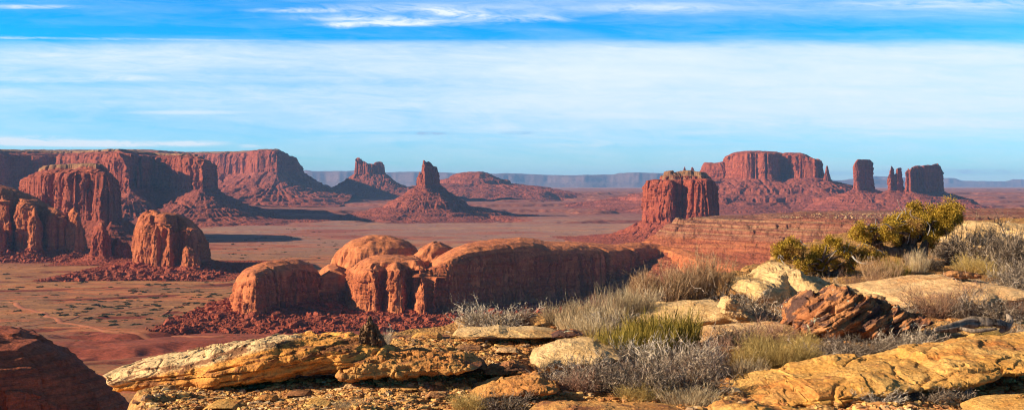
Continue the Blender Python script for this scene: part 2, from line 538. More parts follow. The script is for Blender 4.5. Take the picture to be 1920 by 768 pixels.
def wall(c, s_, ds, strata, L_s):
    """the cliff face itself, lofted round the plan with joints, spalled slabs, beds and alcoves"""
    poly = np.array([(wx(a, D), D) for a, D in c['poly']], float)
    Dm = np.mean([D for _, D in c['poly']])
    area = .5 * np.sum(poly[:, 0] * np.roll(poly[:, 1], -1) - np.roll(poly[:, 0], -1) * poly[:, 1])
    if area < 0: poly = poly[::-1]
    P = np.vstack([poly, poly[:1]]); seg = np.hypot(*np.diff(P, axis=0).T); S = np.concatenate([[0], np.cumsum(seg)])
    n = max(40, int(S[-1] / ds)); u = np.linspace(0, S[-1], n, endpoint=False)
    x, y = np.interp(u, S, P[:, 0]), np.interp(u, S, P[:, 1])
    kw = max(3, int(6 / ds) | 1); ker = np.ones(kw) / kw
    sm = lambda a, q_: np.convolve(np.concatenate([a[-q_:], a, a[:q_]]), np.ones(2 * q_ + 1) / (2 * q_ + 1), 'valid')
    tx = np.roll(x, -2) - np.roll(x, 2); ty = np.roll(y, -2) - np.roll(y, 2)
    nx, ny = sm(ty, kw), sm(-tx, kw); l = np.hypot(nx, ny) + 1e-9; nx /= l; ny /= l      # outward
    zb = wz(c['zb'], Dm); sk = c['sky']
    zt = np.maximum(wz(np.interp(x / y * F + 960, [a for a, _ in sk], [b_ for _, b_ in sk]), Dm), zb + 2)
    Hc = float(np.median(zt - zb))
    pr = c['prof']; pf = [b_ for _, b_ in pr]; pd = [a for a, _ in pr]
    thin = math.sqrt(abs(area)) * .16
    top = min(.93, float(np.interp(max(7, min(.10 * Hc, thin)), pd, pf)))
    nv = max(14, int(Hc * top / (ds * .9)))
    h = np.concatenate([np.linspace(-.12, top, nv), [top - .005, top - .012]])[:, None]
    inset = np.interp(h, pf, pd) + 0 * x
    inset = np.where(h < 0, h * Hc * .12, inset)
    inset[-1] += min(16 * min(1, Hc / 60) + 4, thin); inset[-2] += min(5 * min(1, Hc / 60), thin * .4)
    X = x - nx * inset; Y = y - ny * inset
    Z = zb + (zt - zb) * h
    for _ in range(2):
        nn = plan_noise(X, Y, c, s_)
        ins = inset - nn
        X = x - nx * ins; Y = y - ny * ins
    U = u + 0 * h
    L = c.get('joint', .30) * Hc
    w1 = .35 * fbm(U / L, Z / L, 0, 3, s_ + 201)
    b1 = cells(U / L + w1, Z / (L * 2.4) + w1 * .7, s_ + 202)
    b2 = cells(U / (L * .42) + w1 * 1.4, Z / (L * .9) + w1, s_ + 203)
    b3 = cells(U / (L * .17) + w1 * 3, Z / (L * .30) + w1 * 2, s_ + 204)
    alc = fbm(U / (L * 1.6), Z / (L * 1.3), 0, 3, s_ + 205)
    cr = np.abs(perlin(U / (L * .9) + .22 * fbm(U / L, Z / (L * .7), 0, 3, s_ + 206), Z / (L * 7), 0, s_ + 207))
    st = fbm(Z / L_s, U / (L * 5), 0, 4, s_ + 208, .6)
    lg = np.floor(Z / (L_s * 1.7) + .5 * fbm(U / (L * 3), 0.5, 0, 2, s_ + 209)); lgn = perlin(lg * 5.3, U / (L * 2), 0, s_ + 210)
    A = .050 * Hc
    disp = A * (1.0 * b1 + .62 * b2 + .26 * b3 + .9 * alc - .95 * np.exp(-(cr / .05) ** 2)) + strata * (1.5 if Dm > 4000 else 1.15) * (.7 * st + .6 * lgn) + A * .12 * fbm(U / (L * .09), Z / (L * .09), 0, 3, s_ + 211)
    disp = disp + min(2.5, .03 * Hc)
    wgt = np.clip((top + .02 - h) / .12, .25, 1)
    X = X + nx * disp * wgt; Y = Y + ny * disp * wgt
    Z = Z + A * .25 * alc * np.clip(h * 3, 0, 1) * wgt
    return np.stack([X, Y, Z], -1).reshape(-1, 3), gridq(len(h), n, True)


def formation(root, bounds, step, comps, mats, seed, cull=2.5, parts=None, strata=0.0, strata_len=18.0, stepy=None):
    """bounds = X0, X1, Y0, Y1 in metres. Each comp: poly (list of (px, D)), sky (list of (px, py)), zb (row of the cliff foot), cliff profile
    [(inward m, share)], cap slope, talus dict. Cliff, cap and talus faces go to meshes of their own"""
    X0, X1, Y0, Y1 = bounds
    gx = np.arange(X0, X1 + step, step); gy = np.arange(Y0, Y1 + step, stepy or step)
    X, Y = np.meshgrid(gx, gy)
    fl = floor_z(X, Y)
    best = np.full(X.shape, -1e9); cat = np.zeros(X.shape, dtype=np.int32)
    for ci, c in enumerate(comps):
        poly = [(wx(a, D), D) for a, D in c['poly']]
        d = sdist(X, Y, poly)
        Dm = np.mean([D for _, D in c['poly']])
        s0_ = seed + 13 * ci
        d = d + plan_noise(X, Y, c, s0_)
        s_ = s0_ + len(c.get('flute', [1, 1]))
        zb = wz(c['zb'], Dm)
        pxv = X / Y * F + 960
        sk = c['sky']
        zt = wz(np.interp(pxv, [a for a, _ in sk], [b_ for _, b_ in sk]), Dm)
        if 'tilt' in c:          # top falls away from / towards the viewer, metres per metre of depth
            zt = zt + c['tilt'] * (Y - Dm)
        pr = c['prof']
        f = np.interp(d, [a for a, _ in pr], [b_ for _, b_ in pr])
        zt = np.maximum(zt, zb + 2)
        z = zb + (zt - zb) * f
        rel = c.get('rel', 2.0)
        z = z + rel * fbm(X / (rel * 17), Y / (rel * 17), 0, 4, s_ + 40) * np.clip(d / 10, 0, 1)
        if c.get('lay'):         # horizontal beds stepping the slopes
            stp, amt = c['lay']
            tt = z / stp + .35 * fbm(X / (stp * 14), Y / (stp * 14), 0, 2, s_ + 44)
            fr = tt - np.floor(tt)
            zl = (np.floor(tt) + sst(.25, .75, fr) - .35 * fbm(X / (stp * 14), Y / (stp * 14), 0, 2, s_ + 44)) * stp
            z = np.where(d > 0, z * (1 - amt) + zl * amt, z)
        ta = c.get('talus', dict(L=60, H=60))
        e = np.maximum(-d, 0)
        nL = ta['L'] * 2.2
        e = e * (1 + .28 * fbm(X / nL, Y / nL, 0, 3, s_ + 60))
        hT = zb - np.minimum(fl, zb - 1)
        if ta.get('toe'):
            drop = np.interp(e, [a for a, _ in ta['toe']], [b_ for _, b_ in ta['toe']]) * hT * 1.03
        else:
            drop = hT * (1 - np.exp(-e / ta['L'])) * 1.06
        zt2 = zb - drop
        g = ta.get('g', 14.0)
        mid = np.clip(e / (ta['L'] * .35), 0, 1) * np.clip(1.6 - e / (ta['L'] * 1.6), .1, 1)
        gn = ta.get('gn', 45.0)
        arc = arcpos(X, Y, poly)
        gl = ridge(arc / gn + .5 * fbm(X / (gn * 3), Y / (gn * 3), 0, 2, s_ + 69), e / (gn * 7), 0, 3, s_ + 70) - .9
        zt2 = zt2 + g * mid * gl * .22 + g * .10 * mid * fbm(X / gn, Y / gn, 0, 4, s_ + 72)
        if ta.get('st'):
            stp = ta['st']
            tt = zt2 / stp + .25 * fbm(X / 200, Y / 200, 0, 3, s_ + 71)
            fr = tt - np.floor(tt)
            zl = (np.floor(tt) + np.where(fr < .7, fr * .55, .385 + (fr - .7) / .3 * .615)) * stp
            zt2 = zt2 * .25 + (zl - .25 * stp * fbm(X / 200, Y / 200, 0, 3, s_ + 71)) * .75
        if ta.get('rub'):
            zt2 = zt2 + (.3 if Dm > 4000 else 1) * ta['rub'] * np.abs(fbm(X / ta.get('rubn', 7), Y / ta.get('rubn', 7), 0, 2, s_ + 80)) * 2 * np.clip(e / 6, 0, 1)
        zc = np.where(d > 0, z, zt2)
        up = zc > best
        best = np.where(up, zc, best)
        flat_ = f > c.get('capf', .97)
        cc = np.where(d > 0, np.where(flat_ & bool(c.get('cap')), 2, 1), 0) + 10 * ci
        cat = np.where(up, cc, cat)
    Z = best
    # side relief on the steep faces
    gyy, gxx = np.gradient(Z, gy, gx)
    sl = np.hypot(gxx, gyy) + 1e-6
    stp_ = np.clip((sl - .6) / 1.2, 0, 1)
    if strata:
        dd = strata * (fbm(Z / strata_len + 3, X / 140, Y / 140, 3, seed + 90) + .5 * fbm(X / (strata_len * .8), Y / (strata_len * .8), Z / strata_len, 3, seed + 91)) * stp_
        X = X - gxx / sl * dd; Y = Y - gyy / sl * dd
    V = np.stack([X, Y, Z], -1).reshape(-1, 3)
    Q = gridq(len(gy), len(gx))
    keep = (Z > fl - cull).reshape(-1)[Q].any(1)
    Q = Q[keep]
    fc = cat.reshape(-1)[Q].max(1)          # category of each face
    fcat = fc % 10; fcomp = fc // 10
    names = {0: 'talus', 1: 'top', 2: 'cap_rock'}
    for ci, c in enumerate(comps):
        if not c.get('wall', True): continue
        v_, q_ = wall(c, seed + 13 * ci, c.get('ds', step * .62), strata or 2.0, strata_len)
        nm = (parts or {}).get((ci, 1), ('cliff', 1))[0]
        if nm in ('cap_rock',): nm = 'cap_wall'
        mesh_np(nm if nm != 'top' else 'cliff', v_ - np.array(root.location, float), q_, mats.get(nm, mats.get(1)) if isinstance(mats, dict) else mats, root)
    groups = parts or {}
    done = {}
    for ci in range(len(comps)):
        for kk in (0, 1, 2):
            key = groups.get((ci, kk), (names[kk], kk))
            if kk == 1 and key[0] not in ('dome', 'cap_rock'): key = ('top', 1)
            done.setdefault((key if isinstance(key, tuple) else (key, kk)), np.zeros(len(Q), dtype=bool))
            done[(key if isinstance(key, tuple) else (key, kk))] |= (fcomp == ci) & (fcat == kk)
    for (nm, kk), mask in done.items():
        if mask.sum() > 3:
            mm = mats.get(nm, mats.get(kk)) if isinstance(mats, dict) else mats
            sub_mesh(nm, V, Q, mask, mm, root)


RED = [(.27, .052, .032), (.39, .10, .048), (.31, .066, .036), (.45, .14, .065)]
DRED = [(.25, .058, .034), (.36, .10, .055), (.29, .07, .038), (.40, .13, .07)]
ORG = [(.38, .095, .036), (.54, .17, .06), (.44, .12, .042), (.56, .19, .07)]
m_cliff_n = rock_mat('near_cliff_rock', ORG, .035, .004, .65, (.13, .04, .03), .9, 16)
m_cliff_m = rock_mat('mid_cliff_rock', RED, .03, .002, .4, (.12, .035, .03), .9, 26)
m_cliff_f = rock_mat('distant_cliff_rock', RED, .022, .0012, .4, (.14, .04, .03), 1.0, 55)
m_tal_n = rock_mat('near_talus_rubble', [(.27, .055, .028), (.38, .09, .045), (.31, .07, .034)], .01, .01, .1, (.2, .045, .025), 1.0, 7)
m_tal_m = rock_mat('mid_talus_rubble', [(.24, .05, .028), (.34, .085, .045), (.28, .065, .034)], .02, .004, .1, (.18, .04, .025), 1.0, 20)
m_tal_f = rock_mat('distant_talus_rubble', [(.22, .05, .032), (.32, .085, .05), (.26, .062, .038)], .035, .0012, .1, (.17, .04, .03), 1.0, 45)
m_cap = rock_mat('cap_rock', [(.26, .12, .06), (.36, .19, .09), (.24, .10, .05)], .03, .004, .2, (.12, .07, .04), .9, 20)
m_slick = rock_mat('slickrock', [(.44, .13, .048), (.57, .20, .072), (.48, .15, .055)], .05, .004, .15, (.2, .06, .04), .42, 34)
m_layer = rock_mat('layered_rock', [(.20, .05, .032), (.42, .20, .11), (.24, .07, .04), (.46, .26, .13), (.19, .05, .03)], .16, .002, .15, (.10, .035, .03), 1.0, 12)


def plan(front, back):
    """polygon from a front line (left to right) and a back line (left to right)"""
    return list(front) + list(reversed(back))


# --- lone rock on the left
r_ = empty('sandstone_butte', (wx(318, 3000), 3000, -250), 'isolated glowing orange block with a rounded top, in front of the left mesas', 'butte', 'sandstone buttes and mesas')
formation(r_, (wx(150, 3000), wx(480, 3000), 2700, 3420), 1.9, [
    dict(poly=[(249, 3110), (254, 3010), (285, 2950), (318, 2935), (335, 2975), (355, 2950), (372, 3010), (387, 3110), (388, 3220), (340, 3290), (262, 3250)],
         sky=[(240, 415), (250, 402), (262, 396), (275, 393), (288, 395), (300, 399), (330, 402), (350, 410), (366, 418), (380, 430), (390, 446)], zb=492, prof=[(0, 0), (4, .48), (9, .74), (22, .90), (48, 1), (200, 1.0)],
         flute=[(70, 14, 0), (40.365, 9.9, 3), (11.7, 0.84, 1), (75, 14, 2)], rel=1.4, talus=dict(L=34, g=5, gn=18, rub=3.0, rubn=7)),
    dict(poly=[(340, 2925), (352, 2908), (371, 2912), (374, 2950), (345, 2960)], sky=[(335, 456), (345, 452), (352, 462), (362, 466), (372, 468), (378, 476)], zb=497, prof=[(0, 0), (5, .7), (12, 1)],
         flute=[(24.84, 6.6, 3), (7.2, 0.56, 1)], rel=1, talus=dict(L=26, g=3, gn=15, rub=2.5, rubn=7)),
], {0: m_tal_n, 1: m_cliff_n}, 100, strata=2.5, strata_len=22, parts={(1, 1): ('pinnacle', 1)})

# --- small towers left of it
r_ = empty('sandstone_butte', (wx(205, 3350), 3350, -250), 'low pair of knobbly red towers between the lone block and the left domed cliffs', 'butte', 'sandstone buttes and mesas')
formation(r_, (wx(120, 3350), wx(270, 3350), 3180, 3560), 2.0, [
    dict(poly=[(171, 3350), (176, 3310), (192, 3295), (208, 3310), (209, 3370), (175, 3390)], sky=[(165, 428), (172, 420), (182, 419), (190, 416), (198, 422), (206, 421), (212, 430)], zb=477,
         prof=[(0, 0), (5, .6), (14, .92), (28, 1)], flute=[(40, 6, 0), (24.84, 9.9, 3), (7.2, 0.84, 1)], rel=1.2, talus=dict(L=34, g=5, gn=18, rub=3, rubn=8)),
    dict(poly=[(205, 3370), (214, 3330), (232, 3320), (246, 3340), (248, 3400), (212, 3410)], sky=[(200, 450), (212, 446), (222, 445), (230, 454), (240, 452), (250, 458)], zb=479,
         prof=[(0, 0), (5, .6), (14, .92), (28, 1)], flute=[(40, 6, 0), (24.84, 9.9, 3), (7.2, 0.84, 1)], rel=1.2, talus=dict(L=34, g=5, gn=18, rub=3, rubn=8)),
], {0: m_tal_n, 1: m_cliff_m}, 140, strata=3, strata_len=18)

# --- domed cliffs at the left edge
r_ = empty('sandstone_mesa', (wx(60, 3700), 3700, -250), 'rounded orange cliffs split by deep dark clefts at the left edge of the picture', 'mesa', 'sandstone buttes and mesas')
formation(r_, (wx(-260, 3700), wx(240, 3600), 3330, 4200), 2.4, [
    dict(poly=plan([(-200, 3560), (-60, 3560), (0, 3520), (18, 3520), (26, 3570), (36, 3480), (60, 3470), (72, 3560), (84, 3500), (120, 3490), (128, 3530), (134, 3600)], [(-200, 4000), (0, 3960), (110, 3850), (132, 3750)]),
         sky=[(-200, 345), (0, 347), (30, 353), (52, 361), (80, 372), (108, 382), (130, 390), (142, 402)], zb=462,
         prof=[(0, 0), (4, .50), (10, .70), (34, .84), (100, .96), (170, 1)], flute=[(90, 14, 0), (49.68, 11.55, 3), (14.4, 0.98, 1), (85, 22, 2)], rel=2, talus=dict(L=38, g=6, gn=22, rub=3.5, rubn=9)),
    dict(poly=[(122, 3540), (128, 3490), (142, 3470), (154, 3480), (160, 3540), (158, 3620), (130, 3640)], sky=[(115, 388), (126, 384), (138, 386), (146, 396), (152, 402), (160, 420), (166, 434)], zb=468,
         prof=[(0, 0), (6, .6), (15, .86), (32, 1)], flute=[(50, 8, 0), (31.05, 8.25, 3), (9, 0.7, 1)], rel=1.5, talus=dict(L=38, g=6, gn=22, rub=3.5, rubn=9)),
    dict(poly=[(-20, 3470), (-5, 3440), (8, 3450), (10, 3500), (-15, 3520)], sky=[(-20, 412), (4, 414), (10, 424)], zb=462, prof=[(0, 0), (6, .7), (18, 1)], flute=[(31.05, 8.25, 3), (9, 0.7, 1)], rel=1.5, talus=dict(L=30, g=5, gn=20, rub=3, rubn=8)),
    dict(poly=[(52, 3470), (58, 3440), (70, 3440), (76, 3475), (70, 3510), (54, 3500)], sky=[(48, 392), (62, 387), (74, 390), (78, 400)], zb=466, prof=[(0, 0), (6, .75), (18, 1)], flute=[(31.05, 6.6, 3), (9, 0.56, 1)], rel=1.2, talus=dict(L=30, g=5, gn=20, rub=3, rubn=8)),
], {0: m_tal_n, 1: m_cliff_n}, 180, strata=3.5, strata_len=26, parts={(1, 1): ('buttress', 1), (2, 1): ('pinnacle', 1), (3, 1): ('pillar', 1)})

# --- big flat-topped butte behind it
r_ = empty('sandstone_butte', (wx(135, 4700), 4700, -250), 'broad flat-topped red butte with a banded cap, behind the clefted cliffs', 'butte', 'sandstone buttes and mesas')
formation(r_, (wx(-120, 4800), wx(330, 4700), 4150, 5500), 3.2, [
    dict(poly=plan([(40, 4800), (60, 4640), (110, 4540), (160, 4480), (205, 4470), (212, 4560), (226, 4640), (228, 4800)], [(44, 5000), (110, 5200), (220, 5050)]),
         sky=[(30, 322), (50, 317), (62, 314), (80, 310), (95, 308), (130, 307), (165, 306), (190, 307), (200, 312), (212, 316), (230, 330)], zb=408,
         prof=[(0, 0), (5, .55), (10, .80), (18, .83), (70, .91), (74, .97), (95, .985), (120, 1)], flute=[(120, 20, 0), (69.8625, 14.85, 3), (20.25, 1.26, 1), (110, 24, 2)], rel=2, capf=.95, cap=1, lay=(14, .45),
         talus=dict(L=130, g=16, gn=42, rub=4, rubn=14, st=22)),
], {0: m_tal_m, 1: m_cliff_m, 2: m_cap}, 230, strata=5, strata_len=36)

# --- long mesa behind, promontory at 405
r_ = empty('sandstone_mesa', (wx(200, 7400), 7400, -250), 'long dark red mesa wall with a shadowed promontory above a wide talus foot', 'mesa', 'sandstone buttes and mesas')
formation(r_, (wx(-330, 7800), wx(680, 7200), 5900, 9300), 6.0, [
    dict(poly=plan([(-320, 7900), (-100, 7700), (0, 7500), (20, 7750), (100, 7900), (150, 7450), (210, 6900), (243, 6800), (256, 7180), (290, 7420), (325, 7200), (345, 6950), (380, 6850), (398, 6950), (402, 7300)],
                   [(-320, 9200), (100, 9200), (300, 9100), (380, 8600)]),
         sky=[(-300, 277), (0, 278), (90, 279), (180, 280), (240, 283), (300, 286), (340, 289), (370, 293), (395, 301), (405, 310)], zb=351,
         prof=[(0, 0), (8, .55), (16, .82), (45, .86), (110, .93), (120, .97), (230, 1)], flute=[(300, 60, 0), (131.963, 26.4, 3), (38.25, 2.24, 1), (240, 40, 2)], rel=3, capf=.93, cap=1, lay=(22, .5),
         talus=dict(L=260, g=46, gn=120, rub=6, rubn=26, st=26)),
], {0: m_tal_f, 1: m_cliff_f, 2: m_cap}, 260, strata=8, strata_len=50)

# --- second long mesa further back, end at 570
r_ = empty('sandstone_mesa', (wx(460, 11000), 11000, -160), 'pinkish red mesa ending in a sheer notched nose, behind the dark promontory', 'mesa', 'sandstone buttes and mesas')
formation(r_, (wx(-60, 11500), wx(660, 11000), 9900, 13600), 8.0, [
    dict(poly=plan([(-50, 12600), (200, 12400), (300, 12000), (350, 12500), (395, 12300), (420, 12100), (452, 11800), (484, 11000), (520, 10900), (535, 11200), (556, 11250), (566, 11500), (568, 11800)],
                   [(-50, 13500), (300, 13500), (560, 12700)]),
         sky=[(-60, 276), (250, 277), (300, 280), (420, 282), (470, 282), (522, 283), (532, 287), (540, 290), (543, 294), (549, 293), (555, 294), (560, 303), (566, 311), (570, 318)], zb=323,
         prof=[(0, 0), (10, .60), (22, .84), (60, .88), (150, .96), (230, 1)], flute=[(300, 55, 0), (170.775, 36.3, 3), (49.5, 3.08, 1), (260, 60, 2)], rel=4, capf=.93, cap=1, lay=(26, .4),
         talus=dict(L=400, g=60, gn=170, rub=8, rubn=36, st=34)),
], {0: m_tal_f, 1: m_cliff_f, 2: m_cap}, 300, strata=10, strata_len=60)

# --- castle butte
r_ = empty('sandstone_butte', (wx(692, 12500), 12500, -120), 'small castle-like butte with two raised towers on a wide red skirt, far left of centre', 'butte', 'sandstone buttes and mesas')
formation(r_, (wx(540, 12500), wx(850, 12500), 11300, 14000), 8.0, [
    dict(poly=[(666, 12500), (670, 12440), (690, 12400), (720, 12420), (722, 12560), (690, 12620), (668, 12580)],
         sky=[(662, 302), (666, 298), (669, 295), (674, 296), (678, 301), (684, 303), (690, 307), (695, 307), (700, 308), (704, 304), (711, 303), (717, 304), (720, 308), (724, 312)], zb=324,
         prof=[(0, 0), (6, .7), (12, .95), (24, 1)], flute=[(85.3875, 36.3, 3), (24.75, 3.08, 1), (60, 30, 2)], rel=3, talus=dict(L=330, g=46, gn=110, rub=8, rubn=30, st=26)),
], {0: m_tal_f, 1: m_cliff_f}, 330, strata=8, strata_len=40)

# --- low banded mesa right of centre-left
r_ = empty('sandstone_mesa', (wx(895, 12800), 12800, -120), 'low rounded red mesa without a cliff, right of the dark spire butte', 'mesa', 'sandstone buttes and mesas')
formation(r_, (wx(740, 12800), wx(1110, 12800), 11500, 14500), 8.0, [
    dict(poly=plan([(838, 12800), (870, 12500), (900, 12450), (925, 12550), (940, 12800)], [(845, 13100), (890, 13300), (930, 13100)]),
         sky=[(800, 332), (830, 329), (845, 325), (870, 323), (905, 322), (920, 325), (932, 330), (948, 335), (960, 340)], zb=334,
         wall=False, prof=[(0, 0), (60, .6), (160, 1)], flute=[(200, 40, 0), (139.725, 29.7, 3), (40.5, 2.52, 1)], rel=4, lay=(18, .5), talus=dict(L=420, g=50, gn=110, rub=8, rubn=30, st=24, toe=[(0, 0), (110, .14), (120, .30), (500, .48), (1100, 1), (3000, 1.2)])),
], {0: m_tal_f, 1: m_tal_f}, 350, strata=8, strata_len=40)

# --- dark spire butte with its cone
r_ = empty('sandstone_butte', (wx(802, 7900), 7900, -250), 'dark narrow finger-topped spire on a broad ribbed cone of talus, centre left', 'butte', 'sandstone buttes and mesas')
formation(r_, (wx(590, 8000), wx(1010, 8000), 6900, 9400), 4.6, [
    dict(poly=[(788, 7850), (797, 7820), (822, 7990), (821, 8100), (806, 8090), (789, 7960)],
         sky=[(782, 324), (790, 320), (792, 302), (795, 300), (799, 304), (804, 303), (809, 306), (812, 311), (816, 312), (820, 313), (823, 316)], zb=346,
         prof=[(0, 0), (8, .5), (16, .9), (26, 1)], flute=[(62.1, 19.8, 3), (18, 1.68, 1), (40, 14, 2)], rel=2,
         talus=dict(L=260, g=34, gn=70, rub=5, rubn=18, st=30, toe=[(0, 0), (50, .12), (75, .22), (220, .52), (245, .64), (520, .9), (900, 1.0), (3000, 1.2)])),
    dict(poly=[(782, 7880), (790, 7850), (792, 7960), (783, 7960)], sky=[(780, 328), (786, 322), (794, 320)], zb=347, prof=[(0, 0), (8, .7), (20, 1)], flute=[(46.575, 13.2, 3), (13.5, 1.12, 1)], rel=2,
         talus=dict(L=260, g=34, gn=70, rub=5, rubn=18, st=30, toe=[(0, 0), (60, .16), (75, .24), (220, .52), (245, .64), (520, .9), (900, 1.0), (3000, 1.2)])),
], {0: m_tal_f, 1: m_cliff_f}, 380, strata=6, strata_len=34)

# --- squat butte with a crown of blocks (1205-1348)
r_ = empty('sandstone_butte', (wx(1277, 4700), 4700, -250), 'squat square red butte with a crumbling block cap, right of centre', 'butte', 'sandstone buttes and mesas')
formation(r_, (wx(1040, 4700), wx(1480, 4700), 4150, 5300), 2.7, [
    dict(poly=plan([(1207, 4780), (1214, 4680), (1240, 4590), (1262, 4560), (1268, 4600), (1282, 4600), (1290, 4560), (1325, 4520), (1338, 4540), (1344, 4700)], [(1210, 4860), (1260, 4950), (1335, 4900)]),
         sky=[(1203, 342), (1212, 336), (1230, 336), (1245, 337), (1330, 334), (1338, 336), (1347, 340)], zb=413,
         prof=[(0, 0), (5, .46), (11, .86), (18, .97), (50, 1)], flute=[(85, 16, 0), (52.785, 14.85, 3), (15.3, 1.26, 1), (70, 20, 2)], rel=2, talus=dict(L=130, g=14, gn=36, rub=4, rubn=14)),
    dict(poly=[(1236, 4780), (1246, 4660), (1290, 4640), (1320, 4630), (1333, 4720), (1325, 4830), (1250, 4860)],
         sky=[(1234, 324), (1240, 321), (1262, 320), (1264, 324), (1275, 321), (1288, 320), (1296, 320), (1310, 322), (1320, 323), (1335, 325)], zb=337,
         prof=[(0, 0), (5, .35), (9, .5), (16, .55), (20, .95), (40, 1)], flute=[(40, 10, 0), (24.84, 9.9, 3), (7.2, 0.84, 1)], rel=2.2, lay=(8, .5), talus=dict(L=8, g=0, gn=30)),
], {0: m_tal_m, 1: m_cliff_m, 'cap_rock': m_cap}, 420, strata=4, strata_len=30, parts={(1, 1): ('cap_rock', 2), (1, 0): ('talus', 0)})

# --- two tiny spires behind its cap
for px0, yy, ww in ((1284, 311, 4.2), (1299, 313, 5.5)):
    r_ = empty('rock_spire', (wx(px0, 9800), 9800, -120), 'tiny %s red spire peeping above the crown of the squat butte' % ('left' if px0 < 1290 else 'right'), 'rock spire', 'sandstone spires')
    formation(r_, (wx(px0 - 16, 9800), wx(px0 + 16, 9800), 9720, 9880), 3.2, [
        dict(poly=[(px0 - ww, 9800), (px0 - ww * .8, 9780), (px0 + ww * .7, 9775), (px0 + ww, 9800), (px0, 9825)], sky=[(px0 - ww, yy + 2), (px0 - 1, yy), (px0 + 1, yy + 2), (px0 + ww, yy + 5)], zb=345,
             prof=[(0, 0), (5, .8), (14, 1)], flute=[(34.155, 8.25, 3), (9.9, 0.7, 1)], rel=2, talus=dict(L=40, g=5, gn=30))], {0: m_tal_f, 1: m_cliff_f}, 440 + px0)

# --- long butte (1310-1540)
PED = dict(L=420, g=36, gn=95, rub=6, rubn=24, st=30, toe=[(0, 0), (120, .17), (330, .36), (380, .50), (700, .62), (740, .76), (1200, .92), (1500, 1.0), (4000, 1.3)])
r_ = empty('sandstone_mesa', (wx(1430, 9800), 9800, -200), 'largest flat-topped butte right of centre with a fluted wall and a stepped purple pedestal', 'mesa', 'sandstone buttes and mesas')
formation(r_, (wx(1010, 9900), wx(1700, 9600), 8000, 11600), 6.0, [
    dict(poly=plan([(1352, 10150), (1362, 9950), (1400, 9700), (1440, 9650), (1465, 9800), (1500, 9620), (1530, 9560), (1538, 9700), (1540, 9900)], [(1352, 10450), (1420, 10600), (1535, 10300)]),
         sky=[(1345, 296), (1352, 293), (1360, 288), (1372, 284), (1400, 283), (1455, 284), (1468, 287), (1472, 286), (1500, 287), (1510, 290), (1525, 295), (1537, 296), (1542, 302)], zb=332,
         prof=[(0, 0), (8, .55), (16, .86), (32, .89), (110, .96), (150, 1)], flute=[(160, 30, 0), (96.255, 33, 3), (27.9, 2.8, 1), (130, 46, 2)], rel=3, capf=.9, cap=1, talus=PED),
    dict(poly=plan([(1308, 10250), (1318, 10050), (1350, 9950), (1372, 9980)], [(1310, 10400), (1370, 10450)]),
         sky=[(1304, 312), (1311, 307), (1322, 304), (1340, 306), (1352, 304), (1375, 304)], zb=333,
         prof=[(0, 0), (16, .5), (40, .8), (80, 1)], flute=[(90, 20, 0), (77.625, 16.5, 3), (22.5, 1.4, 1)], rel=3, talus=PED),
], {0: m_tal_f, 1: m_cliff_f, 2: m_cliff_f}, 470, strata=8, strata_len=44, parts={(1, 1): ('shoulder', 1)})

# --- needle
r_ = empty('rock_spire', (wx(1551, 9500), 9500, -100), 'thin lone needle of rock just right of the largest butte', 'rock spire', 'sandstone spires')
formation(r_, (wx(1450, 9500), wx(1640, 9500), 9100, 9900), 3.8, [
    dict(poly=[(1544.5, 9500), (1546, 9478), (1555, 9475), (1557, 9500), (1551, 9530)], sky=[(1544, 324), (1547, 320), (1549, 311), (1551, 310), (1553, 313), (1556, 320), (1558, 324)], zb=339,
         prof=[(0, 0), (7, .75), (18, 1)], flute=[(40.365, 8.25, 3), (11.7, 0.7, 1)], rel=2, talus=dict(L=170, g=24, gn=60, rub=5, rubn=20, st=22, toe=[(0, 0), (260, .5), (500, 1.1)]))], {0: m_tal_f, 1: m_cliff_f}, 500)

DT = dict(L=260, g=26, gn=70, rub=5, rubn=20, st=24, toe=[(0, 0), (60, .16), (200, .42), (215, .50), (420, .8), (700, 1.02), (3000, 1.3)])
r_ = empty('sandstone_butte', (wx(1620, 8700), 8700, -250), 'dark upright block-shaped butte standing alone on a low pedestal, right', 'butte', 'sandstone buttes and mesas')
formation(r_, (wx(1420, 8700), wx(1900, 8700), 7700, 9900), 4.6, [
    dict(poly=[(1601, 8650), (1607, 8640), (1637, 8760), (1638, 8830), (1615, 8830), (1603, 8760)], sky=[(1598, 304), (1604, 302), (1608, 299), (1632, 299), (1635, 300), (1638, 310), (1641, 316)], zb=353,
         prof=[(0, 0), (5, .5), (10, .92), (22, 1)], flute=[(77.625, 19.8, 3), (22.5, 1.68, 1), (60, 16, 2)], rel=2, talus=DT)], {0: m_tal_f, 1: m_cliff_f}, 520, strata=6, strata_len=34)
r_ = empty('rock_spire', (wx(1679, 8600), 8600, -250), 'dark pair of joined spires between the upright block and the coach-shaped butte', 'rock spire', 'sandstone spires')
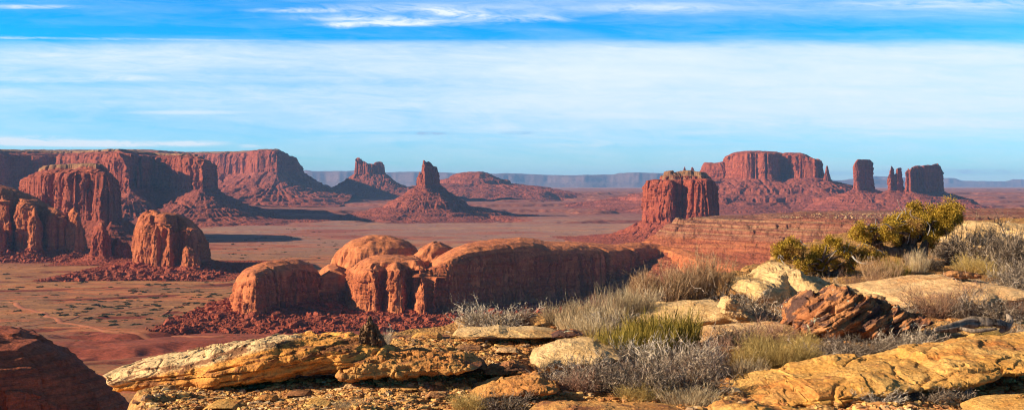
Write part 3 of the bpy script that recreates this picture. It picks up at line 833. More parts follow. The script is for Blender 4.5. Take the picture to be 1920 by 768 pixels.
formation(r_, (wx(1560, 8600), wx(1800, 8600), 8100, 9200), 3.8, [
    dict(poly=[(1665, 8560), (1670, 8550), (1678, 8600), (1677, 8650), (1667, 8640)], sky=[(1664, 322), (1669, 318), (1671, 311), (1674, 313), (1678, 316)], zb=356, prof=[(0, 0), (7, .7), (16, 1)], flute=[(40.365, 8.25, 3), (11.7, 0.7, 1)], rel=2, talus=DT),
    dict(poly=[(1677, 8600), (1683, 8560), (1692, 8600), (1692, 8660), (1680, 8660)], sky=[(1676, 320), (1684, 315), (1691, 314), (1693, 324)], zb=356, prof=[(0, 0), (7, .7), (16, 1)], flute=[(40.365, 8.25, 3), (11.7, 0.7, 1)], rel=2, talus=DT),
    dict(poly=[(1668, 8570), (1675, 8570), (1690, 8620), (1688, 8680), (1668, 8650)], sky=[(1665, 330), (1678, 326), (1692, 330)], zb=356, prof=[(0, 0), (7, .7), (16, 1)], flute=[(40.365, 8.25, 3), (11.7, 0.7, 1)], rel=2, talus=DT),
], {0: m_tal_f, 1: m_cliff_f}, 540, strata=5, strata_len=30)
r_ = empty('sandstone_butte', (wx(1735, 8600), 8600, -250), 'dark wide butte with a notched top and long skirt, rightmost of the far ones', 'butte', 'sandstone buttes and mesas')
formation(r_, (wx(1570, 8600), wx(1960, 8600), 7500, 9900), 4.6, [
    dict(poly=[(1698, 8540), (1706, 8520), (1740, 8640), (1766, 8760), (1768, 8850), (1730, 8840), (1700, 8700)],
         sky=[(1696, 322), (1700, 318), (1703, 316), (1706, 319), (1710, 314), (1716, 311), (1728, 311), (1740, 309), (1746, 310), (1752, 307), (1759, 306), (1762, 312), (1766, 322), (1771, 332)], zb=358,
         prof=[(0, 0), (5, .5), (10, .92), (22, 1)], flute=[(93.15, 26.4, 3), (27, 2.24, 1), (60, 20, 2)], rel=2.5, talus=dict(DT, toe=[(0, 0), (80, .16), (240, .42), (260, .5), (520, .86), (900, 1.05), (3000, 1.3)]))], {0: m_tal_f, 1: m_cliff_f}, 560, strata=6, strata_len=34)

# ------------------------------------------------------------------ the near ridge, centre to right
r_ = empty('sandstone_ridge', (wx(800, 2100), 2100, -250), 'long domed sandstone ridge across the middle with a huge shadowed wall and a rubble foot', 'ridge', 'near ridges')
NT_ = dict(L=72, g=9, gn=26, rub=4.0, rubn=8)
formation(r_, (wx(360, 2000), wx(1560, 2150), 1760, 2820), 2.0, [
    # 0 left block
    dict(poly=plan([(436, 2040), (441, 1985), (462, 1945), (480, 1935), (490, 1945), (496, 1975), (530, 2050), (580, 2135), (606, 2170)], [(440, 2120), (480, 2200), (600, 2240)]),
         sky=[(430, 520), (445, 512), (462, 502), (480, 498), (500, 493), (530, 490), (560, 491), (580, 497), (598, 505), (612, 512)], zb=576,
         prof=[(0, 0), (3, .58), (7, .80), (18, .91), (44, .97), (80, 1)], flute=[(60, 5, 0), (43.47, 6.6, 3), (12.6, 0.56, 1), (60, 10, 2)], rel=1.4, talus=NT_),
    # 1 saddle block
    dict(poly=plan([(585, 2150), (610, 2160), (664, 2180)], [(586, 2420), (662, 2420)]), sky=[(580, 508), (605, 503), (630, 501), (664, 498), (700, 498)], zb=582,
         prof=[(0, 0), (8, .5), (18, .86), (36, 1)], flute=[(60, 6, 0)], rel=1.2, talus=NT_),
    # 2 lit middle block
    dict(poly=plan([(655, 2110), (668, 2040), (690, 2010), (708, 1995), (718, 2030), (732, 2000), (752, 1985), (764, 2030), (778, 2010), (800, 2000), (806, 2080)], [(650, 2220), (700, 2260), (800, 2240)]),
         sky=[(640, 508), (664, 498), (690, 487), (720, 484), (750, 485), (780, 483), (800, 484), (812, 492)], zb=581,
         prof=[(0, 0), (4, .50), (9, .82), (22, .94), (60, 1)], flute=[(50, 8, 0), (31.05, 8.25, 3), (9, 0.7, 1), (44, 10, 2)], rel=1.3, talus=NT_),
    # 3 long shadowed wall
    dict(poly=plan([(786, 2040), (793, 2000), (802, 1965), (808, 1985), (850, 2012), (900, 2063), (980, 2149), (1060, 2244), (1140, 2347), (1200, 2431), (1240, 2490), (1256, 2400), (1300, 2270), (1370, 2150), (1600, 2000)],
                   [(790, 2200), (830, 2280), (900, 2380), (1100, 2560), (1300, 2700), (1600, 2650)]),
         sky=[(780, 500), (800, 488), (822, 474), (850, 463), (876, 455), (900, 453), (940, 450), (975, 449), (1000, 452), (1020, 458), (1050, 461), (1090, 463), (1120, 467), (1150, 470), (1200, 468), (1260, 475), (1320, 484), (1380, 492), (1450, 505), (1600, 520)], zb=583,
         prof=[(0, 0), (3, .46), (7, .82), (16, .93), (40, .985), (90, 1)], flute=[(120, 9, 0), (62.1, 4.95, 3), (18, 0.42, 1), (160, 14, 2)], rel=1.6, talus=NT_),
    # 4 buttress slab pair in front of the wall
    dict(poly=[(776, 2010), (780, 1975), (795, 1965), (800, 1990), (792, 2030)], sky=[(770, 532), (782, 528), (794, 526), (802, 534)], zb=596, prof=[(0, 0), (5, .7), (12, 1)], flute=[(31.05, 4.95, 3), (9, 0.42, 1)], rel=1, talus=NT_),
    # 5 back dome
    dict(poly=plan([(622, 2400), (632, 2340), (660, 2310), (720, 2300), (770, 2330), (796, 2380)], [(630, 2480), (700, 2560), (790, 2500)]),
         wall=False, sky=[(618, 470), (626, 460), (640, 450), (660, 444), (690, 441), (720, 441), (750, 442), (775, 445), (795, 452), (806, 462)], zb=500,
         prof=[(0, 0), (8, .40), (20, .66), (40, .84), (80, .97), (110, 1)], flute=[(70, 12, 0), (70, 12, 2)], rel=1.4, talus=dict(L=40, g=4, gn=30)),
    # 6 second dome
    dict(poly=plan([(762, 2290), (780, 2240), (810, 2230), (850, 2260), (872, 2300)], [(770, 2350), (820, 2400), (866, 2360)]),
         wall=False, sky=[(755, 478), (770, 466), (790, 456), (812, 450), (835, 451), (850, 454), (870, 460), (884, 470)], zb=492,
         prof=[(0, 0), (10, .4), (26, .7), (55, .95), (80, 1)], flute=[(60, 8, 0), (60, 9, 2)], rel=1.2, talus=dict(L=40, g=3, gn=30)),
    # 7, 8 small domes over the wall
    dict(poly=plan([(1024, 2470), (1050, 2430), (1080, 2430), (1100, 2470)], [(1030, 2540), (1090, 2560)]), wall=False, sky=[(1018, 462), (1040, 455), (1065, 447), (1082, 443), (1100, 442), (1120, 446), (1140, 455)], zb=474,
         prof=[(0, 0), (12, .4), (30, .7), (60, 1)], flute=[(50, 7, 0), (50, 8, 2)], rel=1.2, talus=dict(L=50, g=3, gn=30)),
    dict(poly=plan([(1086, 2470), (1110, 2450), (1150, 2500), (1200, 2560), (1260, 2520), (1330, 2360)], [(1090, 2580), (1180, 2680), (1330, 2700)]),
         wall=False, sky=[(1080, 458), (1105, 448), (1130, 452), (1150, 450), (1175, 446), (1200, 444), (1260, 440), (1330, 440)], zb=478,
         prof=[(0, 0), (20, .3), (50, .6), (100, .9), (150, 1)], flute=[(70, 12, 0), (60, 10, 2)], rel=1.4, talus=dict(L=70, g=4, gn=30)),
], {'talus': m_tal_n, 'cliff': m_cliff_n, 1: m_cliff_n, 0: m_tal_n, 'top': m_slick, 'dome': m_slick, 'pinnacle': m_cliff_n}, 600, strata=4.0, strata_len=10,
    parts={(4, 1): ('pinnacle', 1), (5, 1): ('dome', 1), (6, 1): ('dome', 1), (7, 1): ('dome', 1), (8, 1): ('dome', 1), (5, 0): ('dome', 1), (6, 0): ('dome', 1), (7, 0): ('dome', 1), (8, 0): ('dome', 1)})

# layered upper mesa, behind and to the right of the ridge
r_ = empty('layered_mesa', (wx(1560, 2300), 2300, -250), 'low brown mesa of thin ledges with pale boulders on its rim, behind the junipers', 'mesa', 'near ridges')
m_terr = rock_mat('terrace_rock', [(.24, .06, .034), (.42, .14, .06), (.28, .075, .038), (.46, .17, .07), (.26, .065, .035)], .10, .003, .25, (.15, .045, .03), 1.0, 12)
LT = dict(st=11, L=90, g=7, gn=40, rub=1.5, rubn=9, toe=[(0, 0), (40, .20), (110, .42), (220, .66), (420, 1.0), (900, 1.3)])
formation(r_, (wx(1130, 2300), wx(2350, 2300), 1680, 3300), 2.7, [
    dict(poly=plan([(1236, 2640), (1262, 2570), (1300, 2520), (1400, 2380), (1500, 2260), (1600, 2200), (1750, 2180), (2200, 2150)], [(1240, 2760), (1320, 2980), (1700, 3200), (2250, 3200)]),
         wall=False, sky=[(1225, 416), (1240, 410), (1256, 405), (1268, 403), (1285, 408), (1320, 411), (1400, 410), (1470, 406), (1500, 404), (1600, 403), (1700, 403), (1800, 400), (2200, 398)], zb=440,
         prof=[(0, 0), (14, .22), (22, .46), (44, .56), (50, .78), (80, .86), (88, 1)], flute=[(90, 16, 0), (55.89, 11.55, 3), (16.2, 0.98, 1)], rel=1.8, lay=(5.2, .9), talus=LT),
    dict(poly=plan([(1560, 2080), (1640, 1990), (1740, 1950), (1850, 1900), (2250, 1850)], [(1600, 2200), (1900, 2350), (2250, 2350)]),
         wall=False, sky=[(1540, 432), (1600, 424), (1700, 418), (1800, 415), (1850, 418), (1950, 421), (2200, 425)], zb=462,
         prof=[(0, 0), (12, .3), (18, .5), (50, .6), (58, .95), (80, 1)], flute=[(80, 16, 0), (46.575, 11.55, 3), (13.5, 0.98, 1)], rel=1.8, lay=(4.4, .85), talus=LT),
], {0: m_terr, 1: m_layer}, 700, strata=2.2, strata_len=9)

# near dark dome at the bottom left
r_ = empty('sandstone_dome', (wx(60, 420), 420, -250), 'near dark red dome rising from the lower left corner, mostly in shade', 'rock dome', 'near ridges')
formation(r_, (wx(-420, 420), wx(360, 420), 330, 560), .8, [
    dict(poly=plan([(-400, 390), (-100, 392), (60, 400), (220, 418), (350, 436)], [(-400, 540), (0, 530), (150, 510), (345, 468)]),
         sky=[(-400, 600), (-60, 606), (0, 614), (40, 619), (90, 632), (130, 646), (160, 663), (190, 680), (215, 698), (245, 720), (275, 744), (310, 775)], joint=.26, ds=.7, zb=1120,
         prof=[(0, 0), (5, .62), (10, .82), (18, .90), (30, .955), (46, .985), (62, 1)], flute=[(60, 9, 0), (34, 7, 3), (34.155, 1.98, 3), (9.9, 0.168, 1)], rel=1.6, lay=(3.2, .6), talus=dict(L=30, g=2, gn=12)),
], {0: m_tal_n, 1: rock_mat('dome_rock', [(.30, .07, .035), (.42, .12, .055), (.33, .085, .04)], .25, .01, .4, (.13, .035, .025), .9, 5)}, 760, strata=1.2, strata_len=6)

# ------------------------------------------------------------------ fallen blocks (nobody could count them)
rng = np.random.default_rng(5)


def block_proto(seed):
    n, mth = 7, 5
    th = np.linspace(0, 2 * np.pi, n, endpoint=False); ph = np.linspace(-1.2, 1.3, mth)
    T_, P_ = np.meshgrid(th, ph)
    X = np.cos(T_) * np.cos(P_); Y = np.sin(T_) * np.cos(P_); Z = np.sin(P_)
    r = np.random.default_rng(seed)
    V = np.stack([X, Y, Z], -1).reshape(-1, 3)
    V = np.sign(V) * np.abs(V) ** .6
    V *= (1 + .22 * r.standard_normal((len(V), 1)))
    V[:, 2] *= .7
    Q = gridq(mth, n, True)
    top = [[(mth - 1) * n + 0, (mth - 1) * n + 1, (mth - 1) * n + 2, (mth - 1) * n + 3], [(mth - 1) * n + 0, (mth - 1) * n + 3, (mth - 1) * n + 4, (mth - 1) * n + 5], [(mth - 1) * n + 0, (mth - 1) * n + 5, (mth - 1) * n + 6, (mth - 1) * n + 6]]
    return V, np.vstack([Q, top[:2]])


PROT = [block_proto(i) for i in range(8)]


def scatter_blocks(name, X, Y, Z, S, mat, label):
    Vs, Qs, off = [], [], 0
    for i in range(len(X)):
        v, q_ = PROT[i % 8]
        a = rng.uniform(0, 6.28); c_, s_ = math.cos(a), math.sin(a)
        b_ = rng.uniform(-.5, .5); cb, sb = math.cos(b_), math.sin(b_)
        x = v[:, 0] * rng.uniform(.7, 1.4); y = v[:, 1]; z = v[:, 2]
        y, z = y * cb - z * sb, y * sb + z * cb
        Vs.append(np.stack([(x * c_ - y * s_) * S[i] + X[i], (x * s_ + y * c_) * S[i] + Y[i], z * S[i] + Z[i]], -1))
        Qs.append(q_ + off); off += len(v)
    o = mesh_np(name, np.vstack(Vs), np.vstack(Qs), mat, None, False)
    tag(o, label, 'rubble', kind='stuff')
    return o


def surf_sampler(root):
    """height of a formation by nearest vertex, on a coarse hash"""
    vs = []
    for ch in root.children:
        a = np.empty(len(ch.data.vertices) * 3, dtype=np.float32); ch.data.vertices.foreach_get('co', a)
        vs.append(a.reshape(-1, 3) + np.array(root.location))
    v = np.vstack(vs)
    return v


def talus_points(root, n, box, maxz, seed):
    v = [ch for ch in root.children if ch.name.startswith('talus')][0]
    a = np.empty(len(v.data.vertices) * 3, dtype=np.float32); v.data.vertices.foreach_get('co', a)
    a = a.reshape(-1, 3) + np.array(root.location)
    fl = floor_z(a[:, 0], a[:, 1])
    ok = (a[:, 0] > box[0]) & (a[:, 0] < box[1]) & (a[:, 1] > box[2]) & (a[:, 1] < box[3]) & (a[:, 2] > fl - 1) & (a[:, 2] < maxz)
    a = a[ok]
    r = np.random.default_rng(seed)
    return a[r.integers(0, len(a), n)]


roots = {o.get('label', ''): o for o in C.objects if o.type == 'EMPTY'}
def by(s): return [o for l, o in roots.items() if s in l][0]


for key, n, box, smin, smax, seed, lab in (
        ('isolated glowing', 2800, (wx(160, 3000), wx(440, 3000), 2700, 3050), 1.6, 7.5, 1, 'red rubble of fallen blocks round the foot of the isolated orange block'),
        ('rounded orange cliffs', 1700, (wx(0, 3600), wx(200, 3600), 3330, 3620), 1.8, 6.5, 2, 'red rubble along the foot of the clefted cliffs at the left edge'),
        ('long domed sandstone', 9500, (wx(330, 2000), wx(1250, 2150), 1760, 2150), 1.0, 6.5, 3, 'red fallen blocks heaped along the foot of the shadowed ridge')):
    p = talus_points(by(key), n, box, 0, seed)
    S = np.minimum(smin * .85 * (1 + np.random.default_rng(seed + 9).pareto(1.9, n)), smax * 1.5)
    scatter_blocks('rubble', p[:, 0] + rng.normal(0, 4, n), p[:, 1] + rng.normal(0, 5, n), p[:, 2] + S * .15, S, m_tal_n, lab)

m_pale = rock_mat('pale_block_rock', [(.38, .22, .11), (.52, .33, .17), (.42, .24, .12)], .1, .02, .2, (.2, .1, .06), .8, 6)
lr0 = by('low brown mesa')
vs_ = []
for ch in lr0.children:
    a = np.empty(len(ch.data.vertices) * 3, dtype=np.float32); ch.data.vertices.foreach_get('co', a); vs_.append(a.reshape(-1, 3) + np.array(lr0.location))
vs_ = np.vstack(vs_); pxx = vs_[:, 0] / vs_[:, 1] * F + 960; pyy = HY - vs_[:, 2] / vs_[:, 1] * F
sel = vs_[((pxx > 1465) & (pxx < 1700) | (pxx > 1240) & (pxx < 1290)) & (pyy < 413) & (vs_[:, 1] < 2700)]
sel = sel[np.random.default_rng(4).integers(0, len(sel), 420)]
S = .5 * np.minimum(1.6 * (1 + np.random.default_rng(6).pareto(2.2, 420)), 8)
scatter_blocks('rubble', sel[:, 0], sel[:, 1], sel[:, 2] + S * .2, S, m_pale, 'pale cream blocks lying along the rim of the low brown mesa')

# dark shrubs dotted over the plain: each a small clump of leafy faces
m_vs, q, b = principled('desert_shrub_leaves', .9)
P = q.n('ShaderNodeNewGeometry').outputs['Position']
q.nt.links.new(q.ramp(q.noise(P, .8, 2, .6), [(.3, (.045, .05, .025)), (.7, (.11, .10, .045))]), b.inputs['Base Color'])


def bush_mesh(seed, n=260):
    r = np.random.default_rng(seed)
    c = r.standard_normal((n, 3)); c /= np.linalg.norm(c, axis=1)[:, None]
    lob = r.standard_normal((6, 3)) * [.55, .55, .1]
    c = c * r.uniform(.25, .75, (n, 1)) + lob[r.integers(0, 6, n)]
    c[:, 2] = np.abs(c[:, 2]) * .8
    a = r.standard_normal((n, 3)); a /= np.linalg.norm(a, axis=1)[:, None]
    b_ = np.cross(a, r.standard_normal((n, 3))); b_ /= np.linalg.norm(b_, axis=1)[:, None]
    s = .22
    V = np.stack([c - a * s, c + b_ * s, c + a * s, c - b_ * s], 1).reshape(-1, 3)
    return V, np.arange(n * 4).reshape(-1, 4)


def add_shared(name, me, loc, sc_, rz, label, cat, group):
    o = bpy.data.objects.new(name, me); C.objects.link(o)
    o.location = loc; o.scale = sc_; o.rotation_euler = (0, 0, rz)
    tag(o, label, cat, group)
    return o


bm_ = []
for i in range(5):
    o = mesh_np('desert_shrub', *bush_mesh(i), m_vs, None, False)
    bm_.append(o.data); bpy.data.objects.remove(o)
r = np.random.default_rng(21)
cnt = 0
while cnt < 285:
    if cnt < 215:
        px_, py_ = r.uniform(0, 450), r.uniform(512, 612)
        # denser in the middle of the clearing
        if r.uniform() > math.exp(-((px_ - 300) / 170) ** 2 - ((py_ - 565) / 34) ** 2) * 1.1 + .06: continue
    else:
        px_, py_ = r.uniform(380, 700), r.uniform(425, 500)
    D = 250 * F / (py_ - HY); X, Y = wx(px_, D), D
    if px_ > 432 and py_ > 560: continue
    s = r.uniform(2.4, 5.4) * (1.0 if cnt < 215 else 1.15)
    cnt += 1
    z = float(floor_z(np.array([X]), np.array([Y]))[0])
    add_shared('desert_shrub', bm_[cnt % 5], (X, Y, z - .1), (s * r.uniform(.9, 1.5), s, s * r.uniform(.55, .9)), r.uniform(0, 6.28),
               'tiny dark shrub dotted on the open plain below the lone orange block' if cnt <= 215 else 'tiny dark shrub dotted on the plain beyond the lone orange block', 'shrub', 'dark shrubs dotted over the valley floor' if cnt <= 215 else 'dark shrubs on the plain beyond the lone block')

n = 15000
px_ = r.uniform(-60, 1180, n); py_ = 405 + (640 - 405) * r.power(1.3, n)
kx = fbm(px_ / 70, py_ / 9, 0, 4, 99) > r.uniform(-.45, .35, n)
px_, py_ = px_[kx], py_[kx]
D_ = 250 * F / (py_ - HY); X_ = wx(px_, D_); Z_ = floor_z(X_, D_)
bv, bq = bush_mesh(9, 16)
S_ = (.7 + 1.0 * np.minimum(r.pareto(2.2, len(X_)), 2.4)) * np.clip(D_ / 3000, .8, 1.6)
Vv = bv[None] * S_[:, None, None] * np.array([1.2, 1.2, .8]) + np.stack([X_, D_, Z_], -1)[:, None]
Qv = (bq[None] + (np.arange(len(X_)) * len(bv))[:, None, None]).reshape(-1, 4)
tag(mesh_np('scrub', Vv.reshape(-1, 3), Qv, m_vs, None, False), 'fine dark scrub speckling the valley floor', 'scrub', kind='stuff')

# low scrub on the terraces of the brown mesa
n = 1500
ii = np.random.default_rng(12).integers(0, len(vs_), n * 4)
q_ = vs_[ii]; pq = q_[:, 0] / q_[:, 1] * F + 960; q_ = q_[(pq > 1200) & (pq < 1960)][:n]
S_ = np.minimum(.9 * (1 + np.random.default_rng(13).pareto(2.2, len(q_))), 3.4)
Vv = bv[None] * S_[:, None, None] * np.array([1.2, 1.2, .8]) + q_[:, None]
Qv = (bq[None] + (np.arange(len(q_)) * len(bv))[:, None, None]).reshape(-1, 4)
tag(mesh_np('scrub', Vv.reshape(-1, 3), Qv, m_vs, None, False), 'dark scrub dotting the ledges of the low brown mesa', 'scrub', kind='stuff')

# ------------------------------------------------------------------ haze
hm = bpy.data.materials.new('haze_air'); hm.use_nodes = True
hn = hm.node_tree; hn.nodes.clear()
pv = hn.nodes.new('ShaderNodeVolumePrincipled'); oo = hn.nodes.new('ShaderNodeOutputMaterial')
pv.inputs['Color'].default_value = (.29, .55, 1.0, 1)
pv.inputs['Density'].default_value = 1.6e-5
pv.inputs['Anisotropy'].default_value = 0.0
hn.links.new(pv.outputs[0], oo.inputs['Volume'])
hv = np.array([(x, y, z) for z in (-420, 900) for y in (-70000, 70000) for x in (-70000, 70000)], float)
ho = mesh_np('haze', hv, np.array([(0, 2, 3, 1), (4, 5, 7, 6), (0, 1, 5, 4), (2, 6, 7, 3), (0, 4, 6, 2), (1, 3, 7, 5)]), hm, None, False)
tag(ho, kind='stuff')

# ================================================================== FOREGROUND (the rim the photographer stands on)
GY = [-500, 0, 10.5, 12.5, 15.5, 18, 21, 25, 30, 38, 46, 60, 500]
GZ = [-2.34, -2.34, -2.32, -2.30, -2.36, -2.36, -2.32, -2.24, -2.06, -1.82, -1.62, -1.5, -1.5]


def ground_base(X, Y):
    return np.interp(Y, GY, GZ)


RIM = [(wx(a, D), D) for a, D in [(268, 9.3), (250, 10.2), (262, 11.2), (330, 12.2), (420, 13.2), (560, 14.8), (700, 16.2), (850, 17.6), (960, 18.6), (1060, 19.4), (1150, 20.6), (1200, 22),
                                 (1290, 24), (1390, 26), (1450, 29.5), (1500, 34), (1600, 40), (1700, 45), (1920, 50), (2300, 55)]] + [(60, 60), (70, -60), (-30, -60), (-6, -6)]


def ground_z(X, Y):
    X = np.asarray(X, float); Y = np.asarray(Y, float)
    z = ground_base(X, Y)
    z = z + .10 * fbm(X / 2.3, Y / 2.3, 0, 3, 801) + .03 * fbm(X / .45, Y / .45, 0, 3, 802)
    # little bedding steps
    st = .07
    t = z / st + .8 * fbm(X / 1.5, Y / 1.5, 0, 3, 803)
    fr = t - np.floor(t)
    z = z + (sst(.35, .65, fr) - fr) * st * .8
    d = sdist(X, Y, RIM) + .35 * fbm(X / 1.4, Y / 1.4, 0, 3, 805)
    e = np.maximum(-d, 0)
    z = z - np.interp(e, [0, .1, .4, 1.5, 12, 40, 300, 2000], [0, .12, .8, 3.2, 28, 80, 258, 262])
    return z


u = np.concatenate([-np.geomspace(30, .52, 26), np.linspace(-.5, .66, 900), np.geomspace(.70, 30, 24)])
yy = np.concatenate([np.linspace(-600, -60, 8), np.linspace(-50, 5, 14), np.geomspace(7, 60, 760), np.geomspace(64, 560, 24)])
U, YY = np.meshgrid(u, yy)
GX_ = U * np.maximum(YY, 8.0)
GZ_ = ground_z(GX_, YY)
grain = .014 * np.abs(fbm(GX_ / .09, YY / .09, 0, 3, 809)) * 2
GZ_ = GZ_ + grain
m_ground, q, b = principled('rim_soil', .95)
P = q.n('ShaderNodeNewGeometry').outputs['Position']
n1 = q.noise(P, .55, 6, .6, .3)
n2 = q.noise(P, 14.0, 6, .7)
vor = q.n('ShaderNodeTexVoronoi'); vor.inputs['Scale'].default_value = 22; q.nt.links.new(P, vor.inputs['Vector'])
col = q.ramp(n1, [(.34, (.34, .13, .045)), (.44, (.52, .25, .075)), (.52, (.60, .34, .11)), (.6, (.46, .18, .06)), (.68, (.62, .38, .15))])
peb = q.mix(.55, vor.outputs['Color'], (.5, .5, .5))
pebc = q.mix(1.0, q.ramp(q.noise(P, 30, 3, .6), [(.35, (.28, .12, .05)), (.5, (.62, .36, .13)), (.62, (.46, .22, .085))]), q.ramp(vor.outputs['Distance'], [(0, 1.1), (.6, .55)]), 'MULTIPLY')
col = q.mix(.6, col, pebc)
col = q.mix(.8, col, q.ramp(n2, [(.32, .5), (.66, 1.35)]), 'MULTIPLY')
q.nt.links.new(col, b.inputs['Base Color'])
bp = q.n('ShaderNodeBump'); bp.inputs['Strength'].default_value = .9; bp.inputs['Distance'].default_value = .03
q.nt.links.new(q.m('ADD', q.m('MULTIPLY', vor.outputs['Distance'], -.8), q.noise(P, 9, 8, .7)), bp.inputs['Height'])
q.nt.links.new(bp.outputs[0], b.inputs['Normal'])
tag(mesh_np('ground', np.stack([GX_, YY, GZ_], -1).reshape(-1, 3), gridq(len(yy), len(u)), m_ground), kind='structure')


def near_rock(name, c_main, c_alt, c_top, varn, vth=(.52, .60), vamt=.9, tilt=.0, bed=7.0, lichen=.0, L=.25, pale_x=None):
    m, q, b = principled(name, .9)
    geo = q.n('ShaderNodeNewGeometry'); P = geo.outputs['Position']
    sp = q.n('ShaderNodeSeparateXYZ'); q.nt.links.new(P, sp.inputs[0])
    zt = q.m('ADD', sp.outputs[2], q.m('MULTIPLY', sp.outputs[0], tilt))
    bv = q.comb(q.m('MULTIPLY', sp.outputs[0], .7), q.m('MULTIPLY', sp.outputs[1], .7), q.m('MULTIPLY', zt, bed))
    nb = q.noise(bv, 1.0, 6, .6, .25)
    na = q.noise(P, 1.6, 6, .62, .3)
    nf = q.noise(P, 24, 6, .72)
    col = q.ramp(nb, [(.32, c_alt), (.44, c_main), (.56, c_main), (.66, c_alt)])
    col = q.mix(q.mr(na, .42, .62), col, c_top)
    if pale_x:        # a bleached stretch of the rock: x from, x to, colour
        col = q.mix(q.m('MULTIPLY', q.mr(q.m('ADD', q.m('SUBTRACT', sp.outputs[0], q.m('MULTIPLY', q.m('ADD', sp.outputs[2], 2.0), pale_x[3])), q.m('MULTIPLY', na, .5)), pale_x[0], pale_x[1], 1, 0), .92), col, pale_x[2])
    nv = q.noise(q.comb(q.m('MULTIPLY', sp.outputs[0], 1.3), q.m('MULTIPLY', sp.outputs[1], 2.0), q.m('MULTIPLY', zt, bed * .9)), 1.3, 6, .66, .4)
    col = q.mix(q.mr(nv, vth[0], vth[1], 0, vamt), col, varn)
    if lichen > .2:
        nl = q.noise(P, 5.5, 4, .6, .5)
        col = q.mix(q.mr(nl, .68 - lichen * .1, .71 - lichen * .1), col, (.42, .44, .30))
    col = q.mix(.85, col, q.ramp(nf, [(.30, .58), (.68, 1.28)]), 'MULTIPLY')
    sp2 = q.noise(P, 60, 3, .6)
    col = q.mix(q.mr(sp2, .62, .70, 0, .6), col, tuple(x * .35 for x in c_alt))
    q.nt.links.new(col, b.inputs['Base Color'])
    bp = q.n('ShaderNodeBump'); bp.inputs['Strength'].default_value = .9; bp.inputs['Distance'].default_value = L * .30
    hgt = q.m('ADD', q.noise(P, 1.4 / L, 10, .66), q.m('MULTIPLY', q.noise(q.comb(q.m('MULTIPLY', sp.outputs[0], 1.5), q.m('MULTIPLY', sp.outputs[1], 1.5), q.m('MULTIPLY', zt, bed * 4)), 1.0, 4, .6), .5))
    q.nt.links.new(hgt, bp.inputs['Height'])
    q.nt.links.new(bp.outputs[0], b.inputs['Normal'])
    return m


m_yel = near_rock('yellow_ledge_rock', (.78, .37, .085), (.56, .21, .05), (.70, .30, .065), (.20, .075, .035), (.50, .57), .9, tilt=-.17, bed=7, lichen=.0, pale_x=(-3.2, -3.0, (.74, .53, .27), 4.0))
m_cream = near_rock('cream_rock', (.64, .41, .175), (.56, .31, .11), (.70, .47, .22), (.36, .20, .10), (.60, .70), .6, bed=5, L=.4)
m_peach = near_rock('peach_rock', (.64, .38, .17), (.52, .25, .09), (.70, .46, .22), (.30, .13, .06), (.60, .70), .6, bed=5, L=.4)
m_gold = near_rock('golden_rock', (.64, .32, .075), (.52, .20, .05), (.62, .36, .11), (.26, .085, .035), (.56, .66), .8, tilt=-.12, bed=4, L=.3, lichen=.1)
m_redb = near_rock('rust_boulder_rock', (.40, .15, .055), (.26, .09, .04), (.50, .23, .09), (.085, .045, .038), (.47, .54), .95, tilt=-.55, bed=4, L=.22, lichen=.35)
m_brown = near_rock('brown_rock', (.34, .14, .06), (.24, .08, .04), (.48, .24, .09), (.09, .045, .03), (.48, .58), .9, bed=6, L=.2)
m_orange = near_rock('orange_rock', (.52, .22, .06), (.40, .13, .045), (.58, .30, .09), (.20, .07, .035), (.54, .64), .8, bed=5, L=.25)


